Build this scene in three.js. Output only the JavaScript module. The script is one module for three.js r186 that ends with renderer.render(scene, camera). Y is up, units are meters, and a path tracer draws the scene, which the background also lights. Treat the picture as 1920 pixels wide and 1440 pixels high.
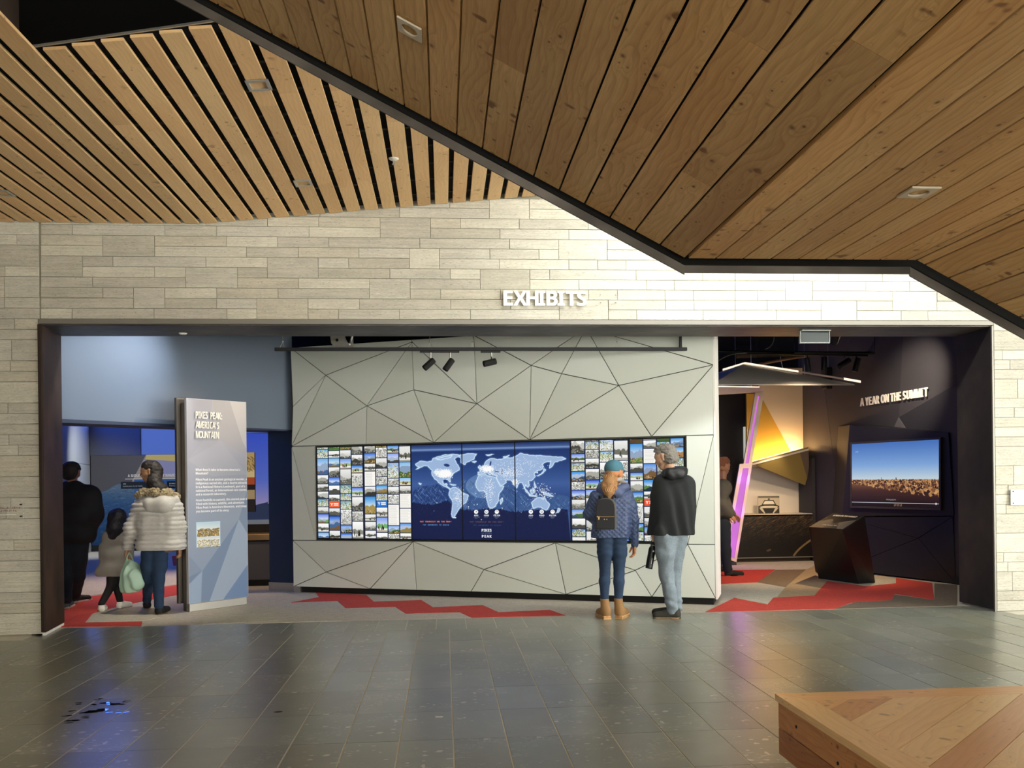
import * as THREE from 'three';
import { mergeGeometries } from 'three/addons/utils/BufferGeometryUtils.js';
import { ConvexGeometry } from 'three/addons/geometries/ConvexGeometry.js';
import { TextGeometry } from 'three/addons/geometries/TextGeometry.js';
import { FontLoader } from 'three/addons/loaders/FontLoader.js';
import { RectAreaLightUniformsLib } from 'three/addons/lights/RectAreaLightUniformsLib.js';

// ---------------------------------------------------------------- camera, sky, exposure
const V3 = (x, y, z) => new THREE.Vector3(x, y, z);
const scene = new THREE.Scene();
const FOCAL = 1637, CX = 960, CY = 901.4, ROLL = 0.0124, YAW = Math.atan(128 / 1637), EYE = V3(0, 1.44, 8.78);
const camRight = V3(Math.cos(YAW), 0, Math.sin(YAW)), camFwd = V3(Math.sin(YAW), 0, -Math.cos(YAW)), camUp = V3(0, 1, 0);
const camera = new THREE.PerspectiveCamera(2 * Math.atan(720 / FOCAL) * 180 / Math.PI, 4 / 3, 0.05, 200);
camera.position.copy(EYE);
camera.up.copy(camUp).addScaledVector(camRight, Math.tan(ROLL));
camera.lookAt(EYE.clone().add(camFwd));
camera.setViewOffset(1920, 1440, 0, 720 - CY, 1920, 1440);
const renderer = new THREE.WebGLRenderer({ antialias: true });
renderer.toneMapping = THREE.LinearToneMapping;
renderer.toneMappingExposure = 1.0;
renderer.shadowMap.enabled = true;
scene.background = new THREE.Color(1.0, 0.97, 0.875);   // bright overcast sky outside the glazing
scene.backgroundIntensity = 11.5;
RectAreaLightUniformsLib.init();

// ---------------------------------------------------------------- helpers
// a measured sight line through the photograph, cut by a plane of the room
function sight(px, py) {
  const u = px - CX, v = py - CY, c = Math.cos(ROLL), s = Math.sin(ROLL);
  return V3(0, 0, 0).addScaledVector(camRight, (u * c - v * s) / FOCAL).addScaledVector(camUp, -(v * c + u * s) / FOCAL).add(camFwd);
}
const atZ = (px, py, z) => { const d = sight(px, py); return EYE.clone().addScaledVector(d, (z - EYE.z) / d.z); };
const atY = (px, py, y = 0) => { const d = sight(px, py); return EYE.clone().addScaledVector(d, (y - EYE.y) / d.y); };
const atX = (px, py, x) => { const d = sight(px, py); return EYE.clone().addScaledVector(d, (x - EYE.x) / d.x); };
const atPlane = (px, py, p, n) => { const d = sight(px, py); return EYE.clone().addScaledVector(d, p.clone().sub(EYE).dot(n) / d.dot(n)); };

function rng(s) { return () => { s = (s + 0x6D2B79F5) | 0; let t = Math.imul(s ^ (s >>> 15), 1 | s); t = (t + Math.imul(t ^ (t >>> 7), 61 | t)) ^ t; return ((t ^ (t >>> 14)) >>> 0) / 4294967296; }; }
const R = rng(20240611);
const rr = (a, b) => a + (b - a) * R();
const pick = (a) => a[Math.floor(R() * a.length)];

const used = {};
function numbered(n) { const k = used[n] = (used[n] ?? -1) + 1; return k ? n + '_' + String(k).padStart(3, '0') : n; }
function tag(o, label, category, group, kind) {
  o.userData.label = label; if (category) o.userData.category = category;
  if (group) o.userData.group = group; if (kind) o.userData.kind = kind; return o;
}
function shade(o) { o.castShadow = true; o.receiveShadow = true; return o; }
function thing(name, label, category, pos = V3(0, 0, 0), group) {
  const g = new THREE.Group(); g.name = numbered(name); g.position.copy(pos); scene.add(g); return tag(g, label, category, group);
}
function one(name, geo, mat, label, category, group) {           // a thing that is one mesh
  const m = shade(new THREE.Mesh(geo, mat)); m.name = numbered(name); scene.add(m); return tag(m, label, category, group);
}
function structure(name, geo, mat) {
  const m = geo ? shade(new THREE.Mesh(geo, mat)) : new THREE.Group(); m.name = name; m.userData.kind = 'structure'; scene.add(m); return m;
}
const merge = (gs) => mergeGeometries(gs.some(g => !g.index) ? gs.map(g => g.index ? g.toNonIndexed() : g) : gs);
function part(name, geo, mat, parent, label) {
  const m = shade(new THREE.Mesh(geo, mat)); m.name = name; parent.add(m); if (label) m.userData.label = label; return m;
}
function stuffPart(name, geos, mat, parent) { const m = part(name, merge(geos), mat, parent); m.userData.kind = 'stuff'; return m; }

// flat-shaded geometry from polygons (arrays of Vector3), uv by dominant axis in metres, u along the grain axis
function polys(list, grain = 'x', uo = 0, vo = 0) {
  const pos = [], nor = [], uv = [];
  const ax = { x: ['x', 'y', 'z'], y: ['y', 'x', 'z'], z: ['z', 'x', 'y'] }[grain];
  for (const p of list) {
    const n = V3(0, 0, 0);
    for (let i = 0; i < p.length; i++) { const a = p[i], b = p[(i + 1) % p.length]; n.x += (a.y - b.y) * (a.z + b.z); n.y += (a.z - b.z) * (a.x + b.x); n.z += (a.x - b.x) * (a.y + b.y); }
    n.normalize();
    const an = { x: Math.abs(n.x), y: Math.abs(n.y), z: Math.abs(n.z) };
    let cu = ax[0], cv = an[ax[1]] > an[ax[2]] ? ax[2] : ax[1];
    if (an[ax[0]] > .8) { cu = ax[1]; cv = ax[2]; }
    for (let i = 1; i + 1 < p.length; i++) for (const q of [p[0], p[i], p[i + 1]]) { pos.push(q.x, q.y, q.z); nor.push(n.x, n.y, n.z); uv.push(q[cu] + uo, q[cv] + vo); }
  }
  const g = new THREE.BufferGeometry();
  g.setAttribute('position', new THREE.Float32BufferAttribute(pos, 3)); g.setAttribute('normal', new THREE.Float32BufferAttribute(nor, 3)); g.setAttribute('uv', new THREE.Float32BufferAttribute(uv, 2));
  return g;
}
// box with chamfered edges, 44 triangles
function chamfer(w, h, d, c = .003, grain = 'x', uo = R() * 7, vo = R() * 5) {
  const H = [w / 2, h / 2, d / 2], out = [];
  const P = (s, k) => { const q = [0, 1, 2].map(i => s[i] * (H[i] - (i === k ? 0 : c))); return V3(...q); };
  for (let k = 0; k < 3; k++) for (const s of [1, -1]) {         // faces
    const a = (k + 1) % 3, b = (k + 2) % 3, q = [[1, 1], [-1, 1], [-1, -1], [1, -1]].map(([x, y]) => { const t = [0, 0, 0]; t[k] = s; t[a] = x; t[b] = y; return P(t, k); });
    out.push(s > 0 ? q : q.reverse());
  }
  for (let k = 0; k < 3; k++) { const a = (k + 1) % 3, b = (k + 2) % 3;                       // edges
    for (const x of [1, -1]) for (const y of [1, -1]) { const t1 = [0, 0, 0], t0 = [0, 0, 0]; t1[k] = 1; t0[k] = -1; t1[a] = t0[a] = x; t1[b] = t0[b] = y;
      const q = [P(t0, a), P(t1, a), P(t1, b), P(t0, b)]; out.push(x * y > 0 ? q.reverse() : q); } }
  for (const x of [1, -1]) for (const y of [1, -1]) for (const z of [1, -1]) { const t = [x, y, z], q = [P(t, 0), P(t, 1), P(t, 2)]; out.push(x * y * z > 0 ? q : q.reverse()); }
  return polys(out, grain, uo, vo);
}
const moved = (g, x, y, z) => g.translate(x, y, z);
function box(w, h, d, x = 0, y = 0, z = 0, c = .004, grain = 'x') { return chamfer(w, h, d, Math.min(c, w / 3, h / 3, d / 3), grain).translate(x, y, z); }
// solid between a polygon and its offset along a vector
function prism(pts, off, grain = 'x') {
  const b = pts.map(p => p.clone().add(off)), n = pts.length, L = [];
  const nn = V3(0, 0, 0); for (let i = 1; i + 1 < n; i++) nn.add(pts[i].clone().sub(pts[0]).cross(pts[i + 1].clone().sub(pts[0])));
  const flip = nn.dot(off) > 0;
  L.push(flip ? [...pts].reverse() : pts, flip ? b : [...b].reverse());
  for (let i = 0; i < n; i++) { const j = (i + 1) % n, q = [pts[i], b[i], b[j], pts[j]]; L.push(flip ? q.reverse() : q); }
  return polys(L, grain, R() * 7, R() * 5);
}
const bar = (a, b, r, seg = 8) => { const d = b.clone().sub(a), g = new THREE.CylinderGeometry(r, r, d.length(), seg); g.applyQuaternion(new THREE.Quaternion().setFromUnitVectors(V3(0, 1, 0), d.clone().normalize())); return g.translate((a.x + b.x) / 2, (a.y + b.y) / 2, (a.z + b.z) / 2); };
const wire = (pts, r, n = 24) => new THREE.TubeGeometry(new THREE.CatmullRomCurve3(pts), n, r, 6);
function lathe(pts, seg = 24) { return new THREE.LatheGeometry(pts.map(p => new THREE.Vector2(p[0], p[1])), seg); }
function quadUV(a, b, c, d) {      // a flat picture: corners lower left, lower right, upper right, upper left
  const g = new THREE.BufferGeometry(), n = b.clone().sub(a).cross(d.clone().sub(a)).normalize();
  g.setAttribute('position', new THREE.Float32BufferAttribute([a, b, c, a, c, d].flatMap(p => [p.x, p.y, p.z]), 3));
  g.setAttribute('normal', new THREE.Float32BufferAttribute(Array(6).fill([n.x, n.y, n.z]).flat(), 3));
  g.setAttribute('uv', new THREE.Float32BufferAttribute([0, 0, 1, 0, 1, 1, 0, 0, 1, 1, 0, 1], 2)); return g;
}

// ---------------------------------------------------------------- noise and textures
function hash(x, y, s) { let h = Math.imul(x, 374761393) + Math.imul(y, 668265263) + Math.imul(s, 974634777) | 0; h = Math.imul(h ^ (h >>> 13), 1274126177); return ((h ^ (h >>> 16)) >>> 0) / 4294967296; }
function noise(x, y, px, py, s) {   // periodic value noise
  const ix = Math.floor(x), iy = Math.floor(y); let fx = x - ix, fy = y - iy; fx = fx * fx * (3 - 2 * fx); fy = fy * fy * (3 - 2 * fy);
  const m = (a, n) => ((a % n) + n) % n, x0 = m(ix, px), x1 = m(ix + 1, px), y0 = m(iy, py), y1 = m(iy + 1, py);
  return (hash(x0, y0, s) * (1 - fx) + hash(x1, y0, s) * fx) * (1 - fy) + (hash(x0, y1, s) * (1 - fx) + hash(x1, y1, s) * fx) * fy;
}
function fbm(u, v, fx, fy, o, s) { let a = .5, t = 0, n = 0; for (let i = 0; i < o; i++) { t += a * noise(u * fx, v * fy, fx, fy, s + i); n += a; a *= .55; fx *= 2; fy *= 2; } return t / n; }
function texture(w, h, size, fn, srgb = true) {
  const d = new Uint8Array(w * h * 4);
  for (let j = 0; j < h; j++) for (let i = 0; i < w; i++) { const c = fn((i + .5) / w, (j + .5) / h), k = (j * w + i) * 4; for (let q = 0; q < 3; q++) d[k + q] = Math.max(0, Math.min(255, c[q] ?? c[0])); d[k + 3] = 255; }
  const t = new THREE.DataTexture(d, w, h); t.wrapS = t.wrapT = THREE.RepeatWrapping; t.magFilter = THREE.LinearFilter; t.minFilter = THREE.LinearMipmapLinearFilter; t.generateMipmaps = true;
  if (srgb) t.colorSpace = THREE.SRGBColorSpace; t.repeat.set(1 / size[0], 1 / size[1]); t.needsUpdate = true; return t;
}
const lerp = (a, b, t) => a + (b - a) * t, mix = (A, B, t) => A.map((a, i) => lerp(a, B[i], t)), sat = (x) => Math.max(0, Math.min(1, x));
const step = (a, b, x) => { x = sat((x - a) / (b - a)); return x * x * (3 - 2 * x); };
function canvas(w, h, draw) { const c = document.createElement('canvas'); c.width = w; c.height = h; draw(c.getContext('2d'), w, h); const t = new THREE.CanvasTexture(c); t.colorSpace = THREE.SRGBColorSpace; return t; }

// small print too fine to read in the photograph: a run of short strokes
function blur(g, x, y, w, h) { const r = rng(Math.round(x * 7 + y)); let t = 0; while (t < w - h * .5) { const k = h * (.35 + .3 * r()); if (r() < .86) { g.fillRect(x + t, y + h * .15 * r(), h * .16, h * .85); if (r() < .6) g.fillRect(x + t, y + h * (r() < .5 ? .1 : .75), k * .8, h * .16); } t += k + h * .12; } }
// knotty fir: rings bent round knots, fibre streaks, nail dots
const knots = []; { const r = rng(7); for (let i = 0; i < 80; i++) knots.push([r(), r(), .003 + .011 * r() * r(), .4 + .8 * r()]); }
const woodTex = texture(1024, 512, [2.4, .9], (u, v) => {
  const U = u * 2.4, W = v * .9; let ring = W * 30 + 5 * fbm(u, v, 3, 3, 3, 5) + 1.2 * fbm(u, v, 12, 6, 2, 9), dark = 0;
  for (const [ku, kv, r, s] of knots) {
    let du = Math.abs(u - ku); du = Math.min(du, 1 - du) * 2.4; let dv = v - kv; dv -= Math.round(dv); dv *= .9;
    const e = (du * du / 16 + dv * dv) / (r * r); if (e > 30) continue;
    ring += 2.2 * s * Math.exp(-e / 5); const kd = (du * du / 2.2 + dv * dv) / (r * r); dark = Math.max(dark, Math.exp(-kd * 2.2) * s);
  }
  const f = ring - Math.floor(ring), line = Math.pow(f, 3) * (1 - step(.93, 1, f));
  const fib = noise(u * 40, v * 300, 40, 300, 3), big = fbm(u, v, 3, 5, 3, 21), scr = step(.72, .86, fbm(u, v, 44, 14, 2, 33)) * step(.45, .65, noise(u * 6, v * 4, 6, 4, 41));
  let c = mix([222, 176, 124], [180, 128, 78], line * .62); c = mix(c, [236, 196, 146], sat(big * 1.6 - .6) * .5); c = mix(c, [176, 122, 72], sat(.9 - big * 1.7) * .5);
  c = mix(c, [150, 104, 64], fib * .24); c = mix(c, [112, 70, 38], scr * .8); return mix(c, [84, 50, 28], sat(dark) * .8);
});
const woodPaleLitTex = texture(1024, 512, [2.4, .9], (u, v) => { const d = woodTex.image.data, k = (Math.floor(v * 512) * 1024 + Math.floor(u * 1024)) * 4; return mix([d[k], d[k + 1], d[k + 2]], [240, 216, 168], .46); });  // same fir mixed paler; brighter light on far boards and bench put into the colour
const stoneTex = texture(1024, 512, [1.4, .7], (u, v) => {
  const l = fbm(u, v, 4, 60, 3, 11), s = noise(u * 60, v * 240, 60, 240, 12), p = fbm(u, v, 10, 8, 3, 14), pit = step(.83, .9, noise(u * 90, v * 160, 90, 160, 15));
  let k = 191 + 26 * (l - .5) + 20 * (s - .5) + 16 * (p - .5) - pit * 26; return [k * 1.0, k * .985, k * .93];
});
const stoneBump = texture(512, 256, [1.4, .7], (u, v) => [128 + 90 * (fbm(u, v, 8, 90, 2, 11) - .5) + 60 * (noise(u * 90, v * 60, 90, 60, 2) - .5)], false);
const slateTex = texture(1024, 1024, [2.44, 2.44], (u, v) => {
  const p = fbm(u, v, 6, 6, 4, 51), str = fbm(u, v, 18, 70, 3, 52), cl = step(.52, .7, fbm(u, v, 9, 22, 3, 53)), fl = step(.70, .80, noise(u * 150, v * 330, 150, 330, 54)) * cl, ch = step(.86, .9, noise(u * 60, v * 120, 60, 120, 57)) * step(.5, .62, fbm(u, v, 5, 9, 2, 58));
  let c = mix([114, 115, 102], [154, 156, 140], p); c = mix(c, [128, 131, 122], str * .6); c = mix(c, [192, 190, 176], fl * .55); return mix(c, [214, 210, 196], ch * .7);
});
const steelTex = texture(512, 512, [1.6, 1.6], (u, v) => { const p = fbm(u, v, 3, 4, 4, 81), q = fbm(u, v, 10, 14, 3, 82); const k = 120 + 130 * (p - .45) + 50 * (q - .5); return [k, k * .97, k * .95]; });
const carpetTex = texture(512, 512, [.5, .5], (u, v) => { const k = 205 + 60 * (noise(u * 128, v * 128, 128, 128, 91) - .5) + 34 * (fbm(u, v, 8, 32, 2, 92) - .5); return [k, k, k]; });
const clothTex = texture(256, 256, [.06, .06], (u, v) => { const k = 210 + 26 * Math.sin(u * 6.2832 * 16) * Math.sin(v * 6.2832 * 16) + 40 * (noise(u * 32, v * 32, 32, 32, 95) - .5); return [k, k, k]; });
const denimTex = texture(512, 512, [.5, .5], (u, v) => { const k = 190 + 40 * (fbm(u, v, 6, 5, 3, 97) - .5) + 44 * (noise(u * 128, v * 256, 128, 256, 98) - .5); return [k, k, k]; });

const std = (o) => new THREE.MeshStandardMaterial(o), phy = (o) => new THREE.MeshPhysicalMaterial(o);
const lin = (r, g, b) => new THREE.Color().setRGB(r, g, b);
const M = {
  mortar: std({ color: 0x8f8b7c, roughness: .95 }),
  grout: std({ color: 0xd6d2c2, roughness: .9 }),
  black: std({ color: 0x0c0c0d, roughness: .8 }), blackMetal: std({ color: 0x17171a, roughness: .5, metalness: .4 }),
  steelDark: std({ color: 0x9c9a98, map: steelTex, roughness: .55, metalness: .55 }), steelBrown: std({ color: 0x7a5c4c, map: steelTex, roughness: .6, metalness: .35 }),
  steelLip: std({ color: 0x85827b, roughness: .45, metalness: .5 }), jambBlack: std({ color: 0x5a5048, map: steelTex, roughness: .7, metalness: .1 }),
  fascia: std({ color: 0xc2bcb4, map: steelTex, roughness: .6, metalness: .25 }),
  chrome: std({ color: 0xd8d6d0, roughness: .16, metalness: 1 }), alu: std({ color: 0xb9b8b3, roughness: .4, metalness: .85 }), brass: std({ color: 0xc8a878, roughness: .3, metalness: .9 }),
  white: std({ color: 0xe9e7e0, roughness: .6 }), signWhite: std({ color: 0xf4f3ee, roughness: .5 }),
  panel: [0xd3d8ce, 0xd6dbd2, 0xd0d5cb, 0xd8ddd5].map(c => std({ color: c, roughness: .42 })), panelBack: std({ color: 0x4a4d48, roughness: .8 }),
  navy: std({ color: 0x1a2b47, roughness: .6 }), blueWall: std({ color: 0x647183, roughness: .55 }), darkWall: std({ color: 0x2c2a2c, roughness: .7 }), darkWall2: std({ color: 0x222124, roughness: .6 }), darkWall3: std({ color: 0x373436, roughness: .7 }),
  greyWall: std({ color: 0x55555c, roughness: .8 }), hall: std({ color: 0xb9b3a4, roughness: .9 }), deck: std({ color: 0x050505, roughness: 1 }),
  rubber: std({ color: 0x101010, roughness: .9 }),
};
M.wood = [[1, 1.1, 1.05], [.92, 1.0, .95], [1.0, 1.05, .96], [.8, .86, .82], [.94, 1.06, 1.06], [.9, .97, .88]].map(c => std({ color: lin(...c), map: woodTex, roughness: .62 }));
M.woodPaleLit = [[1.0, .98, .94], [.94, .88, .82], [1.0, .94, .87], [.85, .81, .75], [.96, .95, .92], [1.06, 1.04, 1.0]].map(c => std({ color: lin(...c), map: woodPaleLitTex, roughness: .6 }));
M.stone = [[1, 1, .98], [.9, .89, .86], [.95, .95, .92], [1.08, 1.08, 1.03], [.86, .85, .8], [.97, .95, .88]].map(c => std({ color: lin(...c), map: stoneTex, bumpMap: stoneBump, bumpScale: .004, roughness: .85 }));
M.slate = [[1, 1, 1], [.85, .86, .86], [1.08, 1.08, 1.03], [.92, .9, .86], [1.0, 1.03, 1.06]].map(c => std({ color: lin(...c), map: slateTex, roughness: .25 + .03 * c[0] }));
const carpet = (c) => std({ color: c, map: carpetTex, roughness: 1 });
const cloth = (c, o = {}) => std({ color: c, map: clothTex, roughness: .85, ...o });
const glow = (c, k) => std({ color: 0x111111, emissive: c, emissiveIntensity: k, roughness: .6 });
const picture = (t, k) => std({ color: 0x050505, emissive: 0xffffff, emissiveMap: t, emissiveIntensity: k, roughness: .25 });
function spot(parent, from, to, color, cd, angle, pen = .6, size = 2) {
  const l = new THREE.SpotLight(color, cd, 0, angle, pen, 2); l.position.copy(from); l.target.position.copy(to); l.castShadow = true; l.shadow.radius = size; parent.add(l, l.target); return l;
}
// ---------------------------------------------------------------- stone wall with its wide opening
const OX0 = -3.88, OX1 = 5.775, OY = 3.061, CO = .1015, JD = .62;      // opening and stone course, metres
const wallFront = structure('wall_front', null);
{
  const T = 5.3, L = -6.5, Rr = 9, sh = new THREE.Shape([[L, 0], [OX0 - .11, 0], [OX0 - .11, OY], [OX1, OY], [OX1, 0], [Rr, 0], [Rr, T], [L, T]].map(p => new THREE.Vector2(...p)));
  const g = new THREE.ExtrudeGeometry(sh, { depth: JD - .04, bevelEnabled: false }); g.translate(0, 0, -JD + .05); part('mortar_core', g, M.mortar, wallFront);
}
{
  const stones = [];                                                    // x0, x1, y0, y1
  // joints of each course above the opening, left to right as photographed; d marks a stone two courses high that starts here
  const C = [
    [78, 137, 290, 426, '482d', 578, 635, 749, 882, '1048d', 1140, 1193, 1317, 1377, 1454, '1538d', 1605, 1688, 1738, 1853],
    [78, '252d', 310, 407, 0, 578, 674, 845, 957, 0, 1140, 1247, 1300, 1377, 1437, 0, 1605, '1672d', 1755, 1853],
    [78, 194, 0, 310, 407, 522, '693d', 769, 826, 938, 1103, 1157, 1246, 1299, 1377, 1419, '1471d', 1522, 0, 1755, 1840],
    [78, 175, '349d', 446, 560, 0, 769, '900d', 993, 1085, 1211, 1263, 1377, 0, 1522, 1622, 1704, 1800],
    ['78d', 156, 291, 0, 446, '502d', 597, 731, 844, 0, 993, 1030, 1192, 1316, 1377, 1487, 1570, 1653, 1763],
    [0, 156, 213, 387, 0, 597, 654, '768d', 824, 936, 1066, 1120, 1173, 1300, 1377, 1437, 1500, 1553, 1637, 1687],
    [78, '194d', 291, 463, 560, 673, 0, 824, 918, 1010, '1047d', 1138, 1250, 1377],
    [78, 0, 291, 426, 521, 617, 787, 955, 0, 1138, 1250],
    [78, 137, 310, 407, 580, '713d', 807, 937, 1066, 1200],
    [78, 250, 387, 502, 598, 0, 807, 863, 973, 1102],
    [78, 300, 470, 600, 749, '917d', 992, 1100],
    [300, 470, 600, 720, 843, 0, 992, 1100],
  ];
  C.forEach((row, k) => {
    const yp = 600 - 19.2 * (k + .5), X = (p) => atZ(p, yp, 0).x;
    const ends = row.map((e, i) => e === 0 ? null : { x: parseInt(e), d: String(e).endsWith('d') });
    for (let i = 0; i < ends.length; i++) {
      const e = ends[i]; if (!e || (i === ends.length - 1 && e.x >= 1840)) continue;
      // the stone ends where the next joint or the neighbouring double stone begins
      let nx = null; if (i + 1 < ends.length) { const n = ends[i + 1]; nx = n ? n.x : null; if (!n) { const b = C[k - 1].find(q => String(q).endsWith('d') && parseInt(q) > e.x); nx = parseInt(b); } }
      const x0 = X(e.x), x1 = nx ? X(nx) : x0 + .5;
      // a stone right of a double stone starts where that one ends, which is its own listed joint
      if (x1 - x0 > .03) stones.push([x0, x1, OY + CO * k, OY + CO * (k + (e.d ? 2 : 1))]);
    }
  });
  // piers left and right of the opening: courses down to the floor
  const r = rng(99);
  const pier = (xa, xb, kTop, side) => {
    let y = OY + CO * kTop; 
    while (y > .02) {
      let h = r() < .34 ? 2 : 1; const y0 = Math.max(.004, y - CO * h); const cut = r();
      const cuts = [xa]; if (side < 0) { cuts.push(xb - .43 - .5 * r()); if (cut < .38) cuts.push(xb - (.2 + .16 * r())); } else { if (cut < .5) cuts.push(xa + (.06 + .2 * r())); cuts.push(xa + .42 + .3 * r()); }
      cuts.sort((p, q) => p - q); cuts.push(xb);
      for (let i = 0; i + 1 < cuts.length; i++) if (cuts[i + 1] - cuts[i] > .04) stones.push([cuts[i], cuts[i + 1], y0, y]);
      y = y0; if (y < .03) break;
    }
  };
  pier(-5.2, -3.872, 10, -1); pier(OX1 + .012, 6.75, -.05, 1);
  // the tall first stone right of the right joint, beside the soffit
  stones.push([atZ(1853, 590, 0).x + .01, 6.7, OY - .01, OY + .33]);
  const rest = []; let n = 0;
  for (const [x0, x1, y0, y1] of stones) {
    const w = x1 - x0 - .0045, h = y1 - y0 - .0045; if (w < .02 || h < .02) continue;
    const g = chamfer(w, h, .034, .002).translate((x0 + x1) / 2, (y0 + y1) / 2, rr(.001, .0045));
    const hidden = (y0 > 3.8 && x0 > 1.4) || x1 < -5 || x0 > 6.4;
    if (n < 296 && !hidden) { part('stone', g, pick(M.stone), wallFront); n++; } else rest.push(g);
  }
  if (rest.length) stuffPart('stone_infill', rest, M.stone[0], wallFront);
}
// raw steel lining of the opening
const trim = (n) => structure('trim_' + n, null);
const lintel = trim(1), jambL = trim(2), jambR = trim(3);
{
  const yS = OY - .048, LX = OX0, LB = -3.965;
  part('lintel_lip', box(OX1 - OX0 + .01, .048, .05, (OX0 + OX1) / 2, OY - .026, .004, .003), M.steelLip, lintel, 'pale edge of the steel lintel');
  part('soffit_plate', box(OX1 - LB, .012, JD, (LB + OX1) / 2, yS - .008, -JD / 2 + .0, .002), M.steelDark, lintel);
  const a = V3(LX, 0.03, .022), b = V3(LB, 0.03, -JD + .02), up = V3(0, OY - .05, 0), d = b.clone().sub(a).normalize(), n = V3(-d.z, 0, d.x).multiplyScalar(-.03);
  part('jamb_plate', prism([a, b, b.clone().add(up).setY(yS - .004), a.clone().setY(yS - .004)], n.negate().x > 0 ? n : n.negate(), 'y'), M.steelBrown, jambL);
  part('jamb_lip', box(.03, OY - .09, .012, LX + .008, OY / 2 - .01, .03, .002, 'y'), std({ color: 0x2a1c15, roughness: .6, metalness: .3 }), jambL);
  part('base_seal', prism([a.clone().setY(.002), b.clone().setY(.002), b.clone().setY(.03), a.clone().setY(.03)], V3(.028, 0, .003)), M.white, jambL, 'white sealant strip along the jamb foot');
  part('jamb_plate', box(.02, OY - .08, JD, OX1 - .012, OY / 2 - .02, -JD / 2 + .02, .002, 'y'), M.jambBlack, jambR);
  part('jamb_lip', box(.022, OY - .05, .03, OX1 - .004, OY / 2 - .03, .012, .003, 'y'), M.steelLip, jambR, 'bright edge of the steel jamb');
}
// ---------------------------------------------------------------- slate floor, tile by tile
const floor = structure('floor', null);
part('screed', box(16.5, .06, 15.2, 1.2, -.0322, 7.15, .001), M.grout, floor);
{
  const PX = .298, PZ = .607, X0 = .0356, Z0 = .25, geos = [];
  for (let i = 0; i < 10; i++) { const g = chamfer(PX - .0078, .014, PZ - .0018, .0008, 'x', R() * 9, R() * 9); geos.push(g); }
  const short = []; for (let i = 0; i < 4; i++) short.push(chamfer(PX - .0078, .014, .664, .0008, 'x', R() * 9, R() * 9));
  const seen = (x, z) => { const c = V3(x, 0, z).sub(EYE), f = c.dot(camFwd); if (f < 3.6) return false; const u = c.dot(camRight) / f * FOCAL; return Math.abs(u) < 960 + 240; };
  const rest = [], list = [];
  const top = -.0068;
  for (let r = -1; r < 22; r++) for (let k = -27; k < 31; k++) {
    const z = r < 0 ? Z0 - .333 : Z0 + PZ * (r + .5), x = X0 + PX * (k + .5) + (r < 0 ? .57 * PX : 0);
    if (r < 0 && (x < OX0 - .05 || x > OX1)) continue; if (x > 9 || x < -6.4 || z > 14.4) continue;
    list.push([r, x, z, seen(x, z)]);
  }
  let n = 0; for (const [r, x, z, s] of list) {
    const g = pick(r < 0 ? short : geos);
    if (s && n < 296) { const m = part('tile', g, pick(M.slate), floor); m.position.set(x, top + rr(-.0006, .0004), z); if (R() < .5) m.rotation.y = Math.PI; n++; } else rest.push(g.clone().translate(x, top, z));
  }
  stuffPart('tile_field', rest, M.slate[0], floor);
}
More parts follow.
